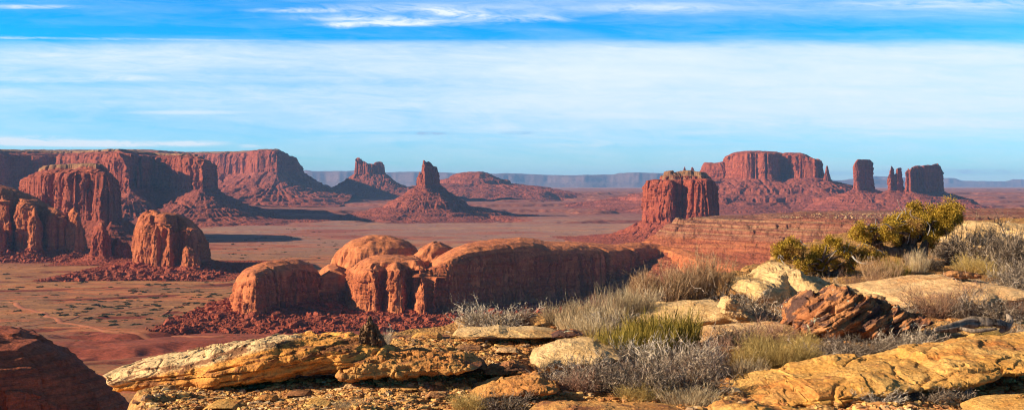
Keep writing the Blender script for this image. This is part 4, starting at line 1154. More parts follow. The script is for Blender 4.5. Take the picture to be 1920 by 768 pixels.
def slab(name, label, cat, top, bot, D, depth, mat, exp=2.8, amp=.05, L=.35, beds=(0.0, .1), tilt=0.0, crack=0.0, dents=(), grp='rocks on the rim', nphi=150, dens=1.0, back=.3, front=.42, vert=0):
    """a rock lofted from left to right between a top and a bottom line; D distance (or list over px), depth front to back in metres"""
    p0, p1 = top[0][0], top[-1][0]
    n = max(50, int((p1 - p0) * dens))
    t = np.linspace(0, 1, n)
    px = p0 + (p1 - p0) * (t + .0)
    Dd = np.interp(px, [a for a, _ in D], [b_ for _, b_ in D]) if hasattr(D, '__len__') else np.full(n, float(D))
    yt = np.interp(px, [a for a, _ in top], [b_ for _, b_ in top]); yb = np.interp(px, [a for a, _ in bot], [b_ for _, b_ in bot])
    end = np.sqrt(np.clip(1 - np.clip(1 - np.minimum(t, 1 - t) / .10, 0, 1) ** 2, 0.0004, 1))
    dep = depth * (.35 + .65 * end) * (1 + .15 * fbm(px / 60, 0, 0, 2, int(p0)))
    zt = (HY - yt) / F * (Dd + back * dep); zb = (HY - yb) / F * (Dd - front * dep)
    zb = np.minimum(zb, zt - .01)
    zc = (zt + zb) / 2; hz = (zt - zb) / 2 * np.maximum(end, .05)
    ph = np.linspace(0, 2 * np.pi, nphi, endpoint=False)
    cy, sz = np.cos(ph), np.sin(ph)
    ey = np.sign(cy) * np.abs(cy) ** (2 / exp); ez = np.sign(sz) * np.abs(sz) ** (2 / exp)
    X = wx(px, Dd)[:, None] + 0 * ph; Y = Dd[:, None] + dep[:, None] / 2 * end[:, None] * ey; Z = zc[:, None] + hz[:, None] * ez
    Xw = X
    sd_ = int(abs(p0 * 3 + top[0][1])) % 997
    # outward direction
    ny = ey * hz[:, None] / (dep[:, None] + 1e-6) * 2 + ey * .2; nz = ez + 0 * ny
    nx = np.zeros_like(ny); nx[:] = (np.clip((t - .5) * 2, -1, 1) ** 7)[:, None] * .8
    l = np.sqrt(nx ** 2 + ny ** 2 + nz ** 2) + 1e-6
    nx, ny, nz = nx / l, ny / l, nz / l
    a = amp * .6 * fbm(X / L, Y / L, Z / L * (1 if not vert else .15), 5, sd_, .5)
    wv = .3 * fbm(X / L, Y / L, Z / L, 3, sd_ + 31)
    lc = L * 1.1; zc_ = Z + tilt * X
    a = a + amp * (.75 * cells((X + .6 * zc_) / lc + wv, (Y * .8 + zc_ * 1.9) / lc + wv, sd_ + 32) + .42 * cells((X - .4 * zc_) / (lc * .38) + wv * 2, (Y * .8 + zc_ * 2.2) / (lc * .38) + wv * 2, sd_ + 33)
                   + .16 * cells(X / (lc * .14) + wv * 4, (Y + zc_ * 2) / (lc * .14) + wv * 4, sd_ + 34))
    k_ = beds[1]
    if beds[0]:
        zz = (Z + tilt * X) / k_ + .25 * fbm(X / .8, Y / .8, 0, 3, sd_ + 2)
        s_ = fbm(zz * .5, X / 1.6, Y / 1.6, 2, sd_ + 3)
        fr = zz - np.floor(zz)
        bedn = perlin(np.floor(zz) * 7.31, X / .9, Y / .9, sd_ + 4)
        fac = np.clip(1.15 - np.abs(ez) ** 8 * 1.0, .1, 1)
        a = a + beds[0] * fac * (s_ * .7 + bedn * .9)
        cr = np.minimum(fr, 1 - fr)
        on = np.clip(perlin(np.round(zz) * 3.7, X / .5, Y / .5, sd_ + 5) * 3 + .35, 0, 1)
        a = a - beds[0] * .9 * np.exp(-(cr / .10) ** 2) * on * fac
    if crack:
        c_ = np.abs(perlin(X / (L * 2.4) + .5 * perlin(X / L, Z / L, 0, sd_), Y / (L * 2.4), Z / (L * 2.4), sd_ + 8))
        a = a - crack * np.exp(-(c_ / .035) ** 2)
    lim = np.minimum(1, hz[:, None] / .04)
    X = X + nx * a * lim; Y = Y + ny * a * lim; Z = Z + nz * a * lim * .8
    for (dpx, dpy, wpx, hpx, dd) in dents:
        Dm = float(np.interp(dpx, px, Dd - dep * .45))
        u_ = (X - wx(dpx, Dm)) / (wpx / F * Dm); v_ = (Z - wz(dpy, Dm)) / (hpx / F * Dm)
        r2 = u_ ** 2 + v_ ** 2 + .35 * fbm(X / .1, Z / .1, 0, 2, 9)
        Y = Y + np.where(ey < .3, dd * sst(1.0, .45, r2), 0)
        Z = Z - np.where(ey < .3, .3 * dd * sst(1.0, .45, r2) * sst(-.2, -1.0, v_) * 0, 0)
    V = np.stack([X, Y, Z], -1).reshape(-1, 3)
    Q = gridq(n, nphi, True)
    i0, i1 = len(V), len(V) + 1
    V = np.vstack([V, V[:nphi].mean(0), V[(n - 1) * nphi:].mean(0)])
    c = np.arange(nphi); c2 = (c + 1) % nphi
    caps = np.vstack([np.stack([c, c2, np.full(nphi, i0), np.full(nphi, i0)], 1), np.stack([(n - 1) * nphi + c2, (n - 1) * nphi + c, np.full(nphi, i1), np.full(nphi, i1)], 1)])
    org = V.mean(0); org[2] = V[:, 2].min()
    me_o = mesh_quads_tris(name, V - org, Q, caps[:, :3], mat)
    me_o.location = org
    tag(me_o, label, cat, grp, 'thing')
    return me_o


def mesh_quads_tris(name, V, Q, T, mat, parent=None, smooth=True):
    me = bpy.data.meshes.new(name)
    V = np.ascontiguousarray(V, dtype=np.float32)
    me.vertices.add(len(V)); me.vertices.foreach_set('co', V.ravel())
    idx = np.concatenate([Q.ravel(), T.ravel()]).astype(np.int32)
    tot = np.concatenate([np.full(len(Q), 4), np.full(len(T), 3)]).astype(np.int32)
    me.loops.add(len(idx)); me.loops.foreach_set('vertex_index', idx)
    me.polygons.add(len(tot))
    me.polygons.foreach_set('loop_start', np.concatenate([[0], np.cumsum(tot)[:-1]]).astype(np.int32))
    me.polygons.foreach_set('loop_total', tot)
    me.polygons.foreach_set('use_smooth', np.full(len(tot), smooth))
    me.update(calc_edges=True); me.validate()
    me.materials.append(mat)
    o = bpy.data.objects.new(name, me); C.objects.link(o)
    if parent: o.parent = parent
    return o


slab('rock_ledge', 'long overhanging yellow and brown ledge with a cream prow, lower left of centre', 'rock ledge',
     [(200, 699), (206, 688), (216, 681), (240, 674), (270, 664), (330, 655), (370, 649), (420, 637), (480, 630), (500, 622), (540, 619), (600, 623), (660, 627), (720, 636), (760, 642)],
     [(200, 702), (230, 716), (258, 736), (300, 739), (380, 737), (450, 731), (520, 719), (580, 706), (640, 700), (760, 700)], [(200, 12.7), (450, 12.3), (760, 12.3)], 1.5, m_yel,
     exp=2.6, amp=.045, L=.3, beds=(.12, .075), tilt=-.17, crack=.02, dens=1.1, nphi=260)
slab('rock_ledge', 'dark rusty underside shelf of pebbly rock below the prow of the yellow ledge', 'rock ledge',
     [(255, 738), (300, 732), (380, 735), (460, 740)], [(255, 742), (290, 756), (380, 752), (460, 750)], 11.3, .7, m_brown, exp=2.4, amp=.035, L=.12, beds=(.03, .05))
slab('rock_slab', 'flat cream slab with a dark gap under it, in front of the pale grey shrub', 'rock',
     [(848, 624), (856, 616), (880, 612), (915, 610), (935, 607), (950, 611), (1000, 612), (1035, 617), (1052, 622)],
     [(848, 626), (870, 632), (920, 636), (1000, 636), (1052, 626)], 15.2, 1.0, m_cream, amp=.03, L=.5, beds=(.02, .08))
slab('rock', 'small rust red rock touching the right end of the flat cream slab', 'rock', [(1030, 626), (1050, 618), (1075, 616), (1094, 622)], [(1030, 632), (1060, 634), (1094, 626)], 14.9, .5, m_redb, amp=.03, L=.12, beds=(.03, .04))
slab('rock_slab', 'smooth cream mound partly buried behind the big grey twiggy bush', 'rock',
     [(992, 668), (1005, 650), (1035, 637), (1070, 630), (1110, 629), (1150, 640), (1170, 655)], [(992, 675), (1020, 700), (1100, 700), (1170, 670)], 13.0, 1.4, m_cream, exp=2.3, amp=.04, L=.6, beds=(.015, .1))
slab('rock_slab', 'long smooth cream hump ending in a knob, behind the green bush', 'rock',
     [(1140, 602), (1170, 592), (1200, 580), (1250, 568), (1300, 560), (1345, 557), (1372, 562), (1400, 575), (1415, 590)], [(1140, 606), (1200, 612), (1300, 618), (1415, 608)], 18.2, 2.4, m_cream, exp=2.3, amp=.05, L=.8, beds=(.02, .12))
slab('rock', 'knobbly brown knob at the right end of the long cream hump', 'rock', [(1350, 572), (1356, 557), (1368, 554), (1380, 560), (1392, 580), (1400, 592)], [(1350, 586), (1370, 598), (1400, 598)], 17.0, .45, m_peach, amp=.05, L=.12, beds=(.04, .05), crack=.02)
slab('rock_slab', 'low orange brown bank of bare rock behind the golden tuft, below the cream hump', 'rock',
     [(1250, 648), (1300, 620), (1340, 610), (1400, 604), (1460, 600), (1500, 606)], [(1250, 660), (1320, 655), (1500, 640)], 15.8, 1.6, m_peach, exp=2.3, amp=.04, L=.6, beds=(.02, .1))
slab('rock_slab', 'tall cream outcrop rising to the left of the rust boulder under the low juniper', 'rock',
     [(1378, 536), (1395, 520), (1425, 511), (1436, 498), (1452, 492), (1475, 492), (1500, 506), (1525, 521), (1560, 523), (1610, 535), (1640, 548)], [(1378, 552), (1440, 590), (1500, 600), (1580, 590), (1640, 570)],
     [(1378, 20.5), (1450, 21.5), (1640, 20.5)], 2.8, m_cream, exp=2.3, amp=.14, L=.9, beds=(.06, .2), crack=.03)
slab('rock_slab', 'wide peach coloured slab with a thin crack to the right of the rust boulder', 'rock',
     [(1600, 552), (1640, 534), (1700, 523), (1740, 515), (1775, 510), (1830, 513), (1870, 522), (1900, 540)], [(1600, 560), (1680, 588), (1780, 584), (1900, 550)], 20.5, 4.2, m_peach, exp=2.4, amp=.05, L=.9, beds=(.04, .12), crack=.03)
slab('rock_slab', 'bleached outcrop behind the tall juniper at the top right', 'rock',
     [(1590, 476), (1640, 455), (1690, 448), (1730, 450), (1760, 437), (1790, 426), (1850, 416), (1900, 418), (1960, 424), (2060, 430)], [(1590, 490), (1700, 510), (1800, 490), (1900, 480), (2060, 480)],
     36, 7, m_cream, exp=2.4, amp=.20, L=1.4, beds=(.12, .25), crack=.05)
slab('boulder', 'craggy rust red boulder with black varnish and pale lichen, right of centre', 'boulder',
     [(1476, 600), (1481, 572), (1490, 562), (1505, 556), (1530, 546), (1548, 541), (1560, 530), (1574, 527), (1590, 534), (1602, 541), (1620, 549), (1645, 552), (1662, 560), (1675, 570), (1695, 576), (1712, 585), (1732, 589)],
     [(1476, 606), (1492, 640), (1560, 656), (1640, 654), (1680, 630), (1705, 606), (1732, 593)], 15.6, 1.5, m_redb, exp=2.2, amp=.13, L=.42, beds=(.055, .10), tilt=-.5, crack=.05, nphi=240, dens=1.2)
slab('rock_ledge', 'huge smooth golden slab with a dark hollow filling the lower right corner', 'rock ledge',
     [(1326, 756), (1345, 738), (1372, 716), (1420, 698), (1480, 686), (1540, 677), (1600, 668), (1660, 664), (1715, 660), (1730, 650), (1760, 645), (1800, 640), (1860, 632), (1930, 625), (2000, 620), (2080, 618)],
     [(1326, 756), (1400, 768), (1500, 768), (1600, 750), (1660, 742), (1700, 736), (1760, 730), (1800, 724), (1850, 712), (1900, 702), (2080, 680)], [(1326, 11.5), (1600, 11.6), (2080, 12.4)], 2.0, m_gold,
     exp=2.3, amp=.07, L=.5, beds=(.045, .10), tilt=-.12, crack=.03, dents=[(1476, 736, 52, 15, .32), (1508, 722, 30, 10, .30)], nphi=260, dens=1.0)
slab('rock_slab', 'golden lobe of rock below the dark hollow at the bottom edge', 'rock', [(1330, 772), (1370, 752), (1420, 748), (1480, 758), (1540, 768), (1590, 780)], [(1330, 800), (1450, 815), (1590, 800)], 9.4, .9, m_gold, exp=2.3, amp=.04, L=.3, beds=(.03, .07))
slab('rock_slab', 'knobbly yellow and brown rock directly right of the layered ledge', 'rock',
     [(630, 690), (660, 668), (700, 656), (760, 655), (820, 655), (870, 660), (905, 676)], [(630, 705), (700, 712), (820, 712), (905, 690)], 12.0, 1.1, m_orange, exp=2.4, amp=.07, L=.22, beds=(.05, .07), crack=.03)
slab('rock_slab', 'flat brown crusted rock behind the dark stump and beside the stony clearing', 'rock',
     [(720, 634), (760, 628), (800, 628), (845, 630)], [(720, 650), (790, 648), (845, 640)], 15.6, 1.0, m_brown, amp=.05, L=.2, beds=(.04, .06))
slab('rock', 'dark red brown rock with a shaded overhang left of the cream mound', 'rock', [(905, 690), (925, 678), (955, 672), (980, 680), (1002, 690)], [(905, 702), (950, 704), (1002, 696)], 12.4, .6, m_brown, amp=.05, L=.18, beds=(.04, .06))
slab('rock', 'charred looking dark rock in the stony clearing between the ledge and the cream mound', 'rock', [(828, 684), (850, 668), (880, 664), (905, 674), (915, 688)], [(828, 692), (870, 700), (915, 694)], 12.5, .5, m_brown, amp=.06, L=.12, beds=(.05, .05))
slab('rock_slab', 'low orange slab in the clearing below the dark overhanging rock', 'rock', [(880, 732), (920, 712), (970, 700), (1010, 695), (1042, 706), (1050, 722)], [(880, 745), (960, 748), (1050, 735)], 11.2, 1.0, m_orange, exp=2.4, amp=.05, L=.3, beds=(.04, .06), crack=.02)
slab('rock_slab', 'red orange slab cut off by the bottom edge, below the dark twiggy bush', 'rock', [(985, 770), (1020, 757), (1080, 751), (1140, 753), (1200, 756), (1260, 762), (1300, 772)], [(985, 780), (1100, 795), (1300, 790)], 9.9, .9, m_orange, amp=.04, L=.25, beds=(.04, .06))
slab('rock', 'weathered flake of brown rock lying on the peach slab', 'rock', [(1772, 513), (1785, 507), (1810, 508), (1830, 511), (1838, 518)], [(1772, 518), (1800, 523), (1838, 522)], 20.0, .35, m_brown, amp=.025, L=.1, beds=(.02, .03))
slab('rock_slab', 'small rocky shelf with a dark edge in the lower right corner below the golden slab', 'rock', [(1820, 768), (1860, 752), (1900, 744), (1960, 740), (2020, 742)], [(1820, 780), (1900, 778), (2020, 770)], 10.0, .9, m_gold, amp=.04, L=.2, beds=(.04, .05))

# ------------------------------------------------------------------ pebbles and small stones
m_peb, q, b = principled('pebble_stone', .9)
oi = q.n('ShaderNodeNewGeometry')
q.nt.links.new(q.ramp(oi.outputs['Random Per Island'], [(0, (.28, .11, .04)), (.3, (.56, .28, .085)), (.55, (.68, .42, .14)), (.75, (.42, .17, .06)), (.9, (.68, .48, .24)), (1, (.16, .08, .05))]), b.inputs['Base Color'])


def pebbles(name, label, boxes, seed):
    r = np.random.default_rng(seed)
    Vs, Qs, off = [], [], 0
    for (pa, pb, ya, yb, n, s0, s1) in boxes:
        px = r.uniform(pa, pb, n); py = r.uniform(ya, yb, n)
        D = 2.32 * F / (py - HY)
        X, Y = wx(px, D), D
        ok = sdist(X, Y, RIM) > .05
        X, Y = X[ok], Y[ok]
        Z = ground_z(X, Y) + .01
        S = s0 + (s1 - s0) * r.power(.35, len(X))
        for i in range(len(X)):
            v, q_ = PROT[i % 8]
            a = r.uniform(0, 6.28); c_, s_ = math.cos(a), math.sin(a)
            x = v[:, 0] * r.uniform(.8, 1.5)
            Vs.append(np.stack([(x * c_ - v[:, 1] * s_) * S[i] + X[i], (x * s_ + v[:, 1] * c_) * S[i] + Y[i], v[:, 2] * S[i] * .8 + Z[i]], -1))
            Qs.append(q_ + off); off += len(v)
    tag(mesh_np(name, np.vstack(Vs), np.vstack(Qs), m_peb, None, False), label, 'gravel', kind='stuff')


pebbles('gravel', 'rusty gravel scattered over the rim soil below the ledge and round the bushes', [(250, 700, 715, 800, 3800, .008, .045), (640, 1050, 640, 800, 5200, .008, .045), (1000, 1930, 560, 790, 4200, .010, .06), (1560, 1920, 740, 800, 1500, .012, .05)], 3)

# ------------------------------------------------------------------ wood
def wood_mat(name, a, c, s=30):
    m, q, b = principled(name, .85)
    P = q.n('ShaderNodeTexCoord').outputs['Object']
    n = q.noise(q.vm('MULTIPLY', P, (s, s, s * .15)), 1.0, 6, .65, .4)
    q.nt.links.new(q.ramp(n, [(.35, a), (.62, c)]), b.inputs['Base Color'])
    bp = q.n('ShaderNodeBump'); bp.inputs['Strength'].default_value = 1; bp.inputs['Distance'].default_value = .02
    q.nt.links.new(n, bp.inputs['Height']); q.nt.links.new(bp.outputs[0], b.inputs['Normal'])
    return m


m_stump = wood_mat('charred_wood', (.035, .02, .013), (.27, .15, .075), 26)
m_bark = wood_mat('juniper_bark', (.035, .025, .018), (.17, .125, .09), 14)
m_dead = wood_mat('bleached_wood', (.20, .18, .155), (.50, .47, .42), 14)
m_log = wood_mat('grey_log_wood', (.05, .035, .025), (.34, .26, .19), 14)


def tube(pts, rad, ns=10, rough=.12, seed=0, per=8, ribs=0.0):
    pts = np.array(pts, float); n = len(pts)
    t = np.arange(n); tt = np.linspace(0, n - 1, (n - 1) * per + 1)
    # Catmull-Rom
    def cr(a):
        p = np.vstack([2 * a[0] - a[1], a, 2 * a[-1] - a[-2]])
        i = np.clip(np.floor(tt).astype(int), 0, n - 2); f = (tt - i)[:, None]
        p0, p1, p2, p3 = p[i], p[i + 1], p[i + 2], p[i + 3]
        return .5 * (2 * p1 + (p2 - p0) * f + (2 * p0 - 5 * p1 + 4 * p2 - p3) * f * f + (3 * p1 - p0 - 3 * p2 + p3) * f ** 3)
    c = cr(pts); r = np.interp(tt, t, rad)
    d = np.gradient(c, axis=0); d /= np.linalg.norm(d, axis=1)[:, None] + 1e-9
    up = np.array([.13, .95, .29]); a = np.cross(d, up); a /= np.linalg.norm(a, axis=1)[:, None]; b_ = np.cross(d, a)
    th = np.linspace(0, 2 * np.pi, ns, endpoint=False)
    rr_ = r[:, None] * (1 + rough * 2 * fbm(np.cos(th) * 2 + 0 * tt[:, None], np.sin(th) * 2, tt[:, None] * .5 + seed, 3, seed) + ribs * np.cos(th * 5 + tt[:, None] * .9))
    V = c[:, None] + rr_[..., None] * (np.cos(th)[None, :, None] * a[:, None] + np.sin(th)[None, :, None] * b_[:, None])
    Q = gridq(len(tt), ns, True)
    V = V.reshape(-1, 3); m_ = len(tt)
    V = np.vstack([V, c[0] - d[0] * r[0] * .3, c[-1] + d[-1] * r[-1] * .5])
    k_ = np.arange(ns); k2 = (k_ + 1) % ns
    T = np.vstack([np.stack([k2, k_, np.full(ns, m_ * ns)], 1), np.stack([(m_ - 1) * ns + k_, (m_ - 1) * ns + k2, np.full(ns, m_ * ns + 1)], 1)])
    return V, Q, T


def join_tubes(L_):
    Vs, Qs, Ts, off = [], [], [], 0
    for V, Q, T in L_:
        Vs.append(V); Qs.append(Q + off); Ts.append(T + off); off += len(V)
    return np.vstack(Vs), np.vstack(Qs), np.vstack(Ts)


st = slab('tree_stump', 'jagged charred stump standing on the ledge rock, a spike on its left half', 'stump',
          [(672, 650), (675, 614), (679, 610), (685, 610), (689, 600), (692, 592), (695, 591), (700, 603), (706, 609), (713, 620), (718, 632), (722, 650)],
          [(672, 656), (722, 658)], 12.3, .24, m_stump, exp=2.0, amp=.05, L=.06, beds=(0, .1), grp=None, nphi=120, dens=2.4, vert=1, crack=.012)

P3 = lambda px, py, D: (wx(px, D), D, wz(py, D))
lr = empty('fallen_log', P3(1825, 622, 14.6), 'weathered grey log lying in dead twigs between the rust boulder and golden slab', 'log')
o_ = Vector(lr.location)
def rel(L_): return [tuple(np.array(p) - np.array(o_)) for p in L_]
V_, Q_, T_ = tube(rel([P3(1752, 618, 14.5), P3(1785, 612, 14.6), P3(1820, 603, 14.7), P3(1860, 606, 14.7), P3(1890, 610, 14.8)]), [.025, .05, .062, .05, .04], 18, .55, 3, 20)
mesh_quads_tris('trunk', V_, Q_, T_, m_log, lr)
V_, Q_, T_ = tube(rel([P3(1875, 622, 14.8), P3(1886, 612, 14.8), P3(1893, 600, 14.85), P3(1888, 588, 14.9)]), [.02, .05, .045, .015], 12, .5, 5, 12)
mesh_quads_tris('root', V_, Q_, T_, m_log, lr)
V_, Q_, T_ = tube(rel([P3(1800, 614, 14.5), P3(1830, 620, 14.4), P3(1868, 616, 14.4)]), [.02, .035, .02], 8, .3, 6, 8)
mesh_quads_tris('branch', V_, Q_, T_, m_log, lr)

# ------------------------------------------------------------------ junipers
m_jun, q, b = principled('juniper_foliage', .8)
g = q.n('ShaderNodeNewGeometry'); P = g.outputs['Position']
nn = q.noise(P, 1.6, 3, .6)
col = q.ramp(g.outputs['Random Per Island'], [(0, (.24, .165, .02)), (.5, (.37, .24, .028)), (1, (.52, .32, .045))])
col = q.mix(q.mr(nn, .56, .66, 0, .8), col, (.32, .17, .065))
q.nt.links.new(col, b.inputs['Base Color'])


def foliage(clumps, seed, per_m2=13000, leaf=.027):
    r = np.random.default_rng(seed); Vs = []
    for (c, rad) in clumps:
        nl = 14
        lob = r.standard_normal((nl, 3)); lob /= np.linalg.norm(lob, axis=1)[:, None]
        lob *= r.uniform(.35, .85, (nl, 1)) * rad; lob[:, 2] *= .75
        lr_ = r.uniform(.30, .50, nl) * rad
        n = int(per_m2 * rad * rad * 2.6)
        k_ = r.integers(0, nl, n)
        d = r.standard_normal((n, 3)); d /= np.linalg.norm(d, axis=1)[:, None]
        rr2 = lr_[k_] * r.power(2.2, n) * (1 + .25 * r.standard_normal(n))
        p = np.array(c) + lob[k_] + d * rr2[:, None]
        ax = d + .7 * r.standard_normal((n, 3)) + np.array([0, 0, .5]); ax /= np.linalg.norm(ax, axis=1)[:, None]
        sd2 = np.cross(ax, r.standard_normal((n, 3))); sd2 /= np.linalg.norm(sd2, axis=1)[:, None] + 1e-9
        s = leaf * r.uniform(.6, 1.5, (n, 1))
        p = p[:]
        Vs.append(np.stack([p - sd2 * s * .28, p + ax * s * .7 - sd2 * s * .3, p + ax * s * 1.5, p + ax * s * .7 + sd2 * s * .3], 1).reshape(-1, 3))
    V = np.vstack(Vs)
    return V, np.arange(len(V)).reshape(-1, 4)


def juniper(label, base, trunks, limbs, dead, clumps, seed):
    root = empty('juniper_tree', base, label, 'juniper', 'junipers on the rim')
    o = np.array(base)
    V_, Q_, T_ = join_tubes([tube([np.array(p) - o for p in pts], rad, 14, .28, seed + i, 10, .10) for i, (pts, rad) in enumerate(trunks)])
    mesh_quads_tris('trunk', V_, Q_, T_, m_bark, root)
    V_, Q_, T_ = join_tubes([tube([np.array(p) - o for p in pts], rad, 7, .15, seed + 20 + i, 6) for i, (pts, rad) in enumerate(limbs)])
    mesh_quads_tris('limbs', V_, Q_, T_, m_bark, root)
    for i, (pts, rad) in enumerate(dead):
        V_, Q_, T_ = tube([np.array(p) - o for p in pts], rad, 6, .1, seed + 50 + i, 6)
        mesh_quads_tris('dead_branch', V_, Q_, T_, m_dead, root)
    V, Q = foliage([(np.array(c) - o, rad) for c, rad in clumps], seed)
    mesh_np('crown', V, Q, m_jun, root, False)
    return root


def limbset(start, targets, seed, r0=.05):
    r = np.random.default_rng(seed); out = []
    s = np.array(start)
    for tg in targets:
        t_ = np.array(tg)
        a = s + (t_ - s) * .35 + r.standard_normal(3) * .12; b2 = s + (t_ - s) * .7 + r.standard_normal(3) * .12
        out.append(([s, a, b2, t_], [r0, r0 * .75, r0 * .5, r0 * .25]))
    return out


def dead_twigs(targets, seed, n=5):
    r = np.random.default_rng(seed); out = []
    for c, rad in targets:
        for i in range(n):
            d = r.standard_normal(3); d /= np.linalg.norm(d)
            d[1] = -abs(d[1])
            p0 = np.array(c) + d * rad * .3
            p1 = p0 + d * rad * .5 + r.standard_normal(3) * .05; p2 = p1 + d * rad * .4 + r.standard_normal(3) * .08
            out.append(([p0, p1, p2], [.014, .010, .005]))
    return out


DJ = 28.0
def cl(L_, D0, sd):
    r = np.random.default_rng(sd)
    return [(P3(a, y, D0 + r.uniform(-.5, .5)), 1.0 * rad / F * D0) for a, y, rad in L_]


c1 = cl([(1712, 385, 12), (1722, 392, 14), (1784, 392, 24), (1798, 398, 18), (1764, 400, 22), (1735, 404, 25), (1700, 408, 24), (1712, 424, 26), (1678, 420, 22), (1668, 436, 24), (1690, 442, 22), (1745, 424, 25), (1772, 418, 22),
         (1768, 434, 17), (1640, 430, 16), (1655, 446, 14), (1612, 430, 18), (1602, 440, 15), (1622, 446, 16), (1748, 446, 16), (1746, 461, 10), (1792, 412, 16), (1680, 456, 10), (1630, 460, 14), (1718, 440, 18)], DJ, 1)
t1 = [([P3(1716, 496, DJ - .2), P3(1712, 478, DJ - .2), P3(1704, 462, DJ), P3(1706, 444, DJ), P3(1712, 430, DJ)], [.26, .22, .20, .17, .10]),
      ([P3(1722, 494, DJ - .3), P3(1730, 474, DJ - .3), P3(1736, 456, DJ - .2), P3(1742, 438, DJ)], [.16, .12, .10, .07]),
      ([P3(1712, 480, DJ - .1), P3(1688, 472, DJ - .1), P3(1664, 470, DJ), P3(1645, 456, DJ), P3(1632, 446, DJ)], [.15, .13, .10, .07, .05])]
juniper('windblown yellow green juniper with a thick twisted trunk, the taller tree at upper right', P3(1716, 492, DJ), t1,
        limbset(P3(1710, 440, DJ), [c for c, _ in c1[:14]], 3, .06) + limbset(P3(1645, 456, DJ), [c for c, _ in c1[14:20]], 4, .04),
        dead_twigs([c1[7], c1[11], c1[8], c1[14], c1[6]], 5, 6) + [([P3(1672, 428, DJ - .8), P3(1664, 421, DJ - .9), P3(1654, 419, DJ - 1)], [.02, .015, .006]),
         ([P3(1740, 440, DJ - .7), P3(1744, 425, DJ - .9), P3(1738, 416, DJ - .9)], [.018, .012, .006])], c1, 11)
DL = 25.5
c2 = cl([(1466, 464, 18), (1484, 458, 18), (1478, 476, 24), (1498, 470, 16), (1462, 476, 14), (1538, 472, 20), (1556, 452, 14), (1570, 456, 12), (1582, 468, 18), (1594, 476, 17), (1524, 492, 24), (1504, 498, 20), (1550, 494, 23), (1572, 500, 16),
         (1590, 500, 16), (1500, 518, 16), (1514, 510, 18), (1540, 508, 18), (1618, 478, 18), (1636, 474, 16), (1650, 482, 14), (1606, 490, 12)], DL, 2)
t2 = [([P3(1560, 530, DL), P3(1552, 516, DL), P3(1538, 504, DL), P3(1516, 492, DL), P3(1490, 482, DL)], [.14, .12, .09, .06, .04]),
      ([P3(1562, 530, DL), P3(1576, 510, DL), P3(1592, 496, DL), P3(1620, 486, DL)], [.10, .08, .06, .04])]
juniper('low sprawling yellow green juniper hugging the cream outcrop, left of the taller tree', P3(1560, 532, DL), t2,
        limbset(P3(1538, 504, DL), [c for c, _ in c2[:9]] + [c2[10][0], c2[11][0], c2[15][0]], 6, .04) + limbset(P3(1592, 496, DL), [c for c, _ in c2[12:22]], 7, .035),
        dead_twigs([c2[12], c2[8], c2[4], c2[19]], 8, 5) + [([P3(1598, 480, DL - .6), P3(1608, 490, DL - .8), P3(1622, 494, DL - .9), P3(1636, 493, DL - .9)], [.022, .02, .015, .006]),
         ([P3(1512, 462, DL - .3), P3(1504, 455, DL - .3), P3(1500, 450, DL - .3)], [.012, .01, .005])], c2, 12)

# ------------------------------------------------------------------ bushes, grass
def ribbons(P_, rad, tri=False):
    """P_ (N,K,3) polylines, rad (N,K). Three-sided stems or flat blades"""
    N, K, _ = P_.shape
    d = np.gradient(P_, axis=1); d /= np.linalg.norm(d, axis=2)[..., None] + 1e-9
    rnd = np.random.default_rng(N).standard_normal((N, 1, 3))
    a = np.cross(d, rnd); a /= np.linalg.norm(a, axis=2)[..., None] + 1e-9
    if not tri:
        V = np.stack([P_ - a * rad[..., None], P_ + a * rad[..., None]], 2).reshape(-1, 3)
        base = (np.arange(N)[:, None] * K + np.arange(K - 1)[None]) * 2
        Q = np.stack([base, base + 1, base + 3, base + 2], -1).reshape(-1, 4)
        return V, Q
    b_ = np.cross(d, a)
    th = [0, 2.094, 4.189]
    V = np.stack([P_ + (math.cos(t) * a + math.sin(t) * b_) * rad[..., None] for t in th], 2).reshape(-1, 3)
    base = (np.arange(N)[:, None] * K + np.arange(K - 1)[None]) * 3
    Q = np.concatenate([np.stack([base + i, base + (i + 1) % 3, base + 3 + (i + 1) % 3, base + 3 + i], -1).reshape(-1, 4) for i in range(3)])
    return V, Q


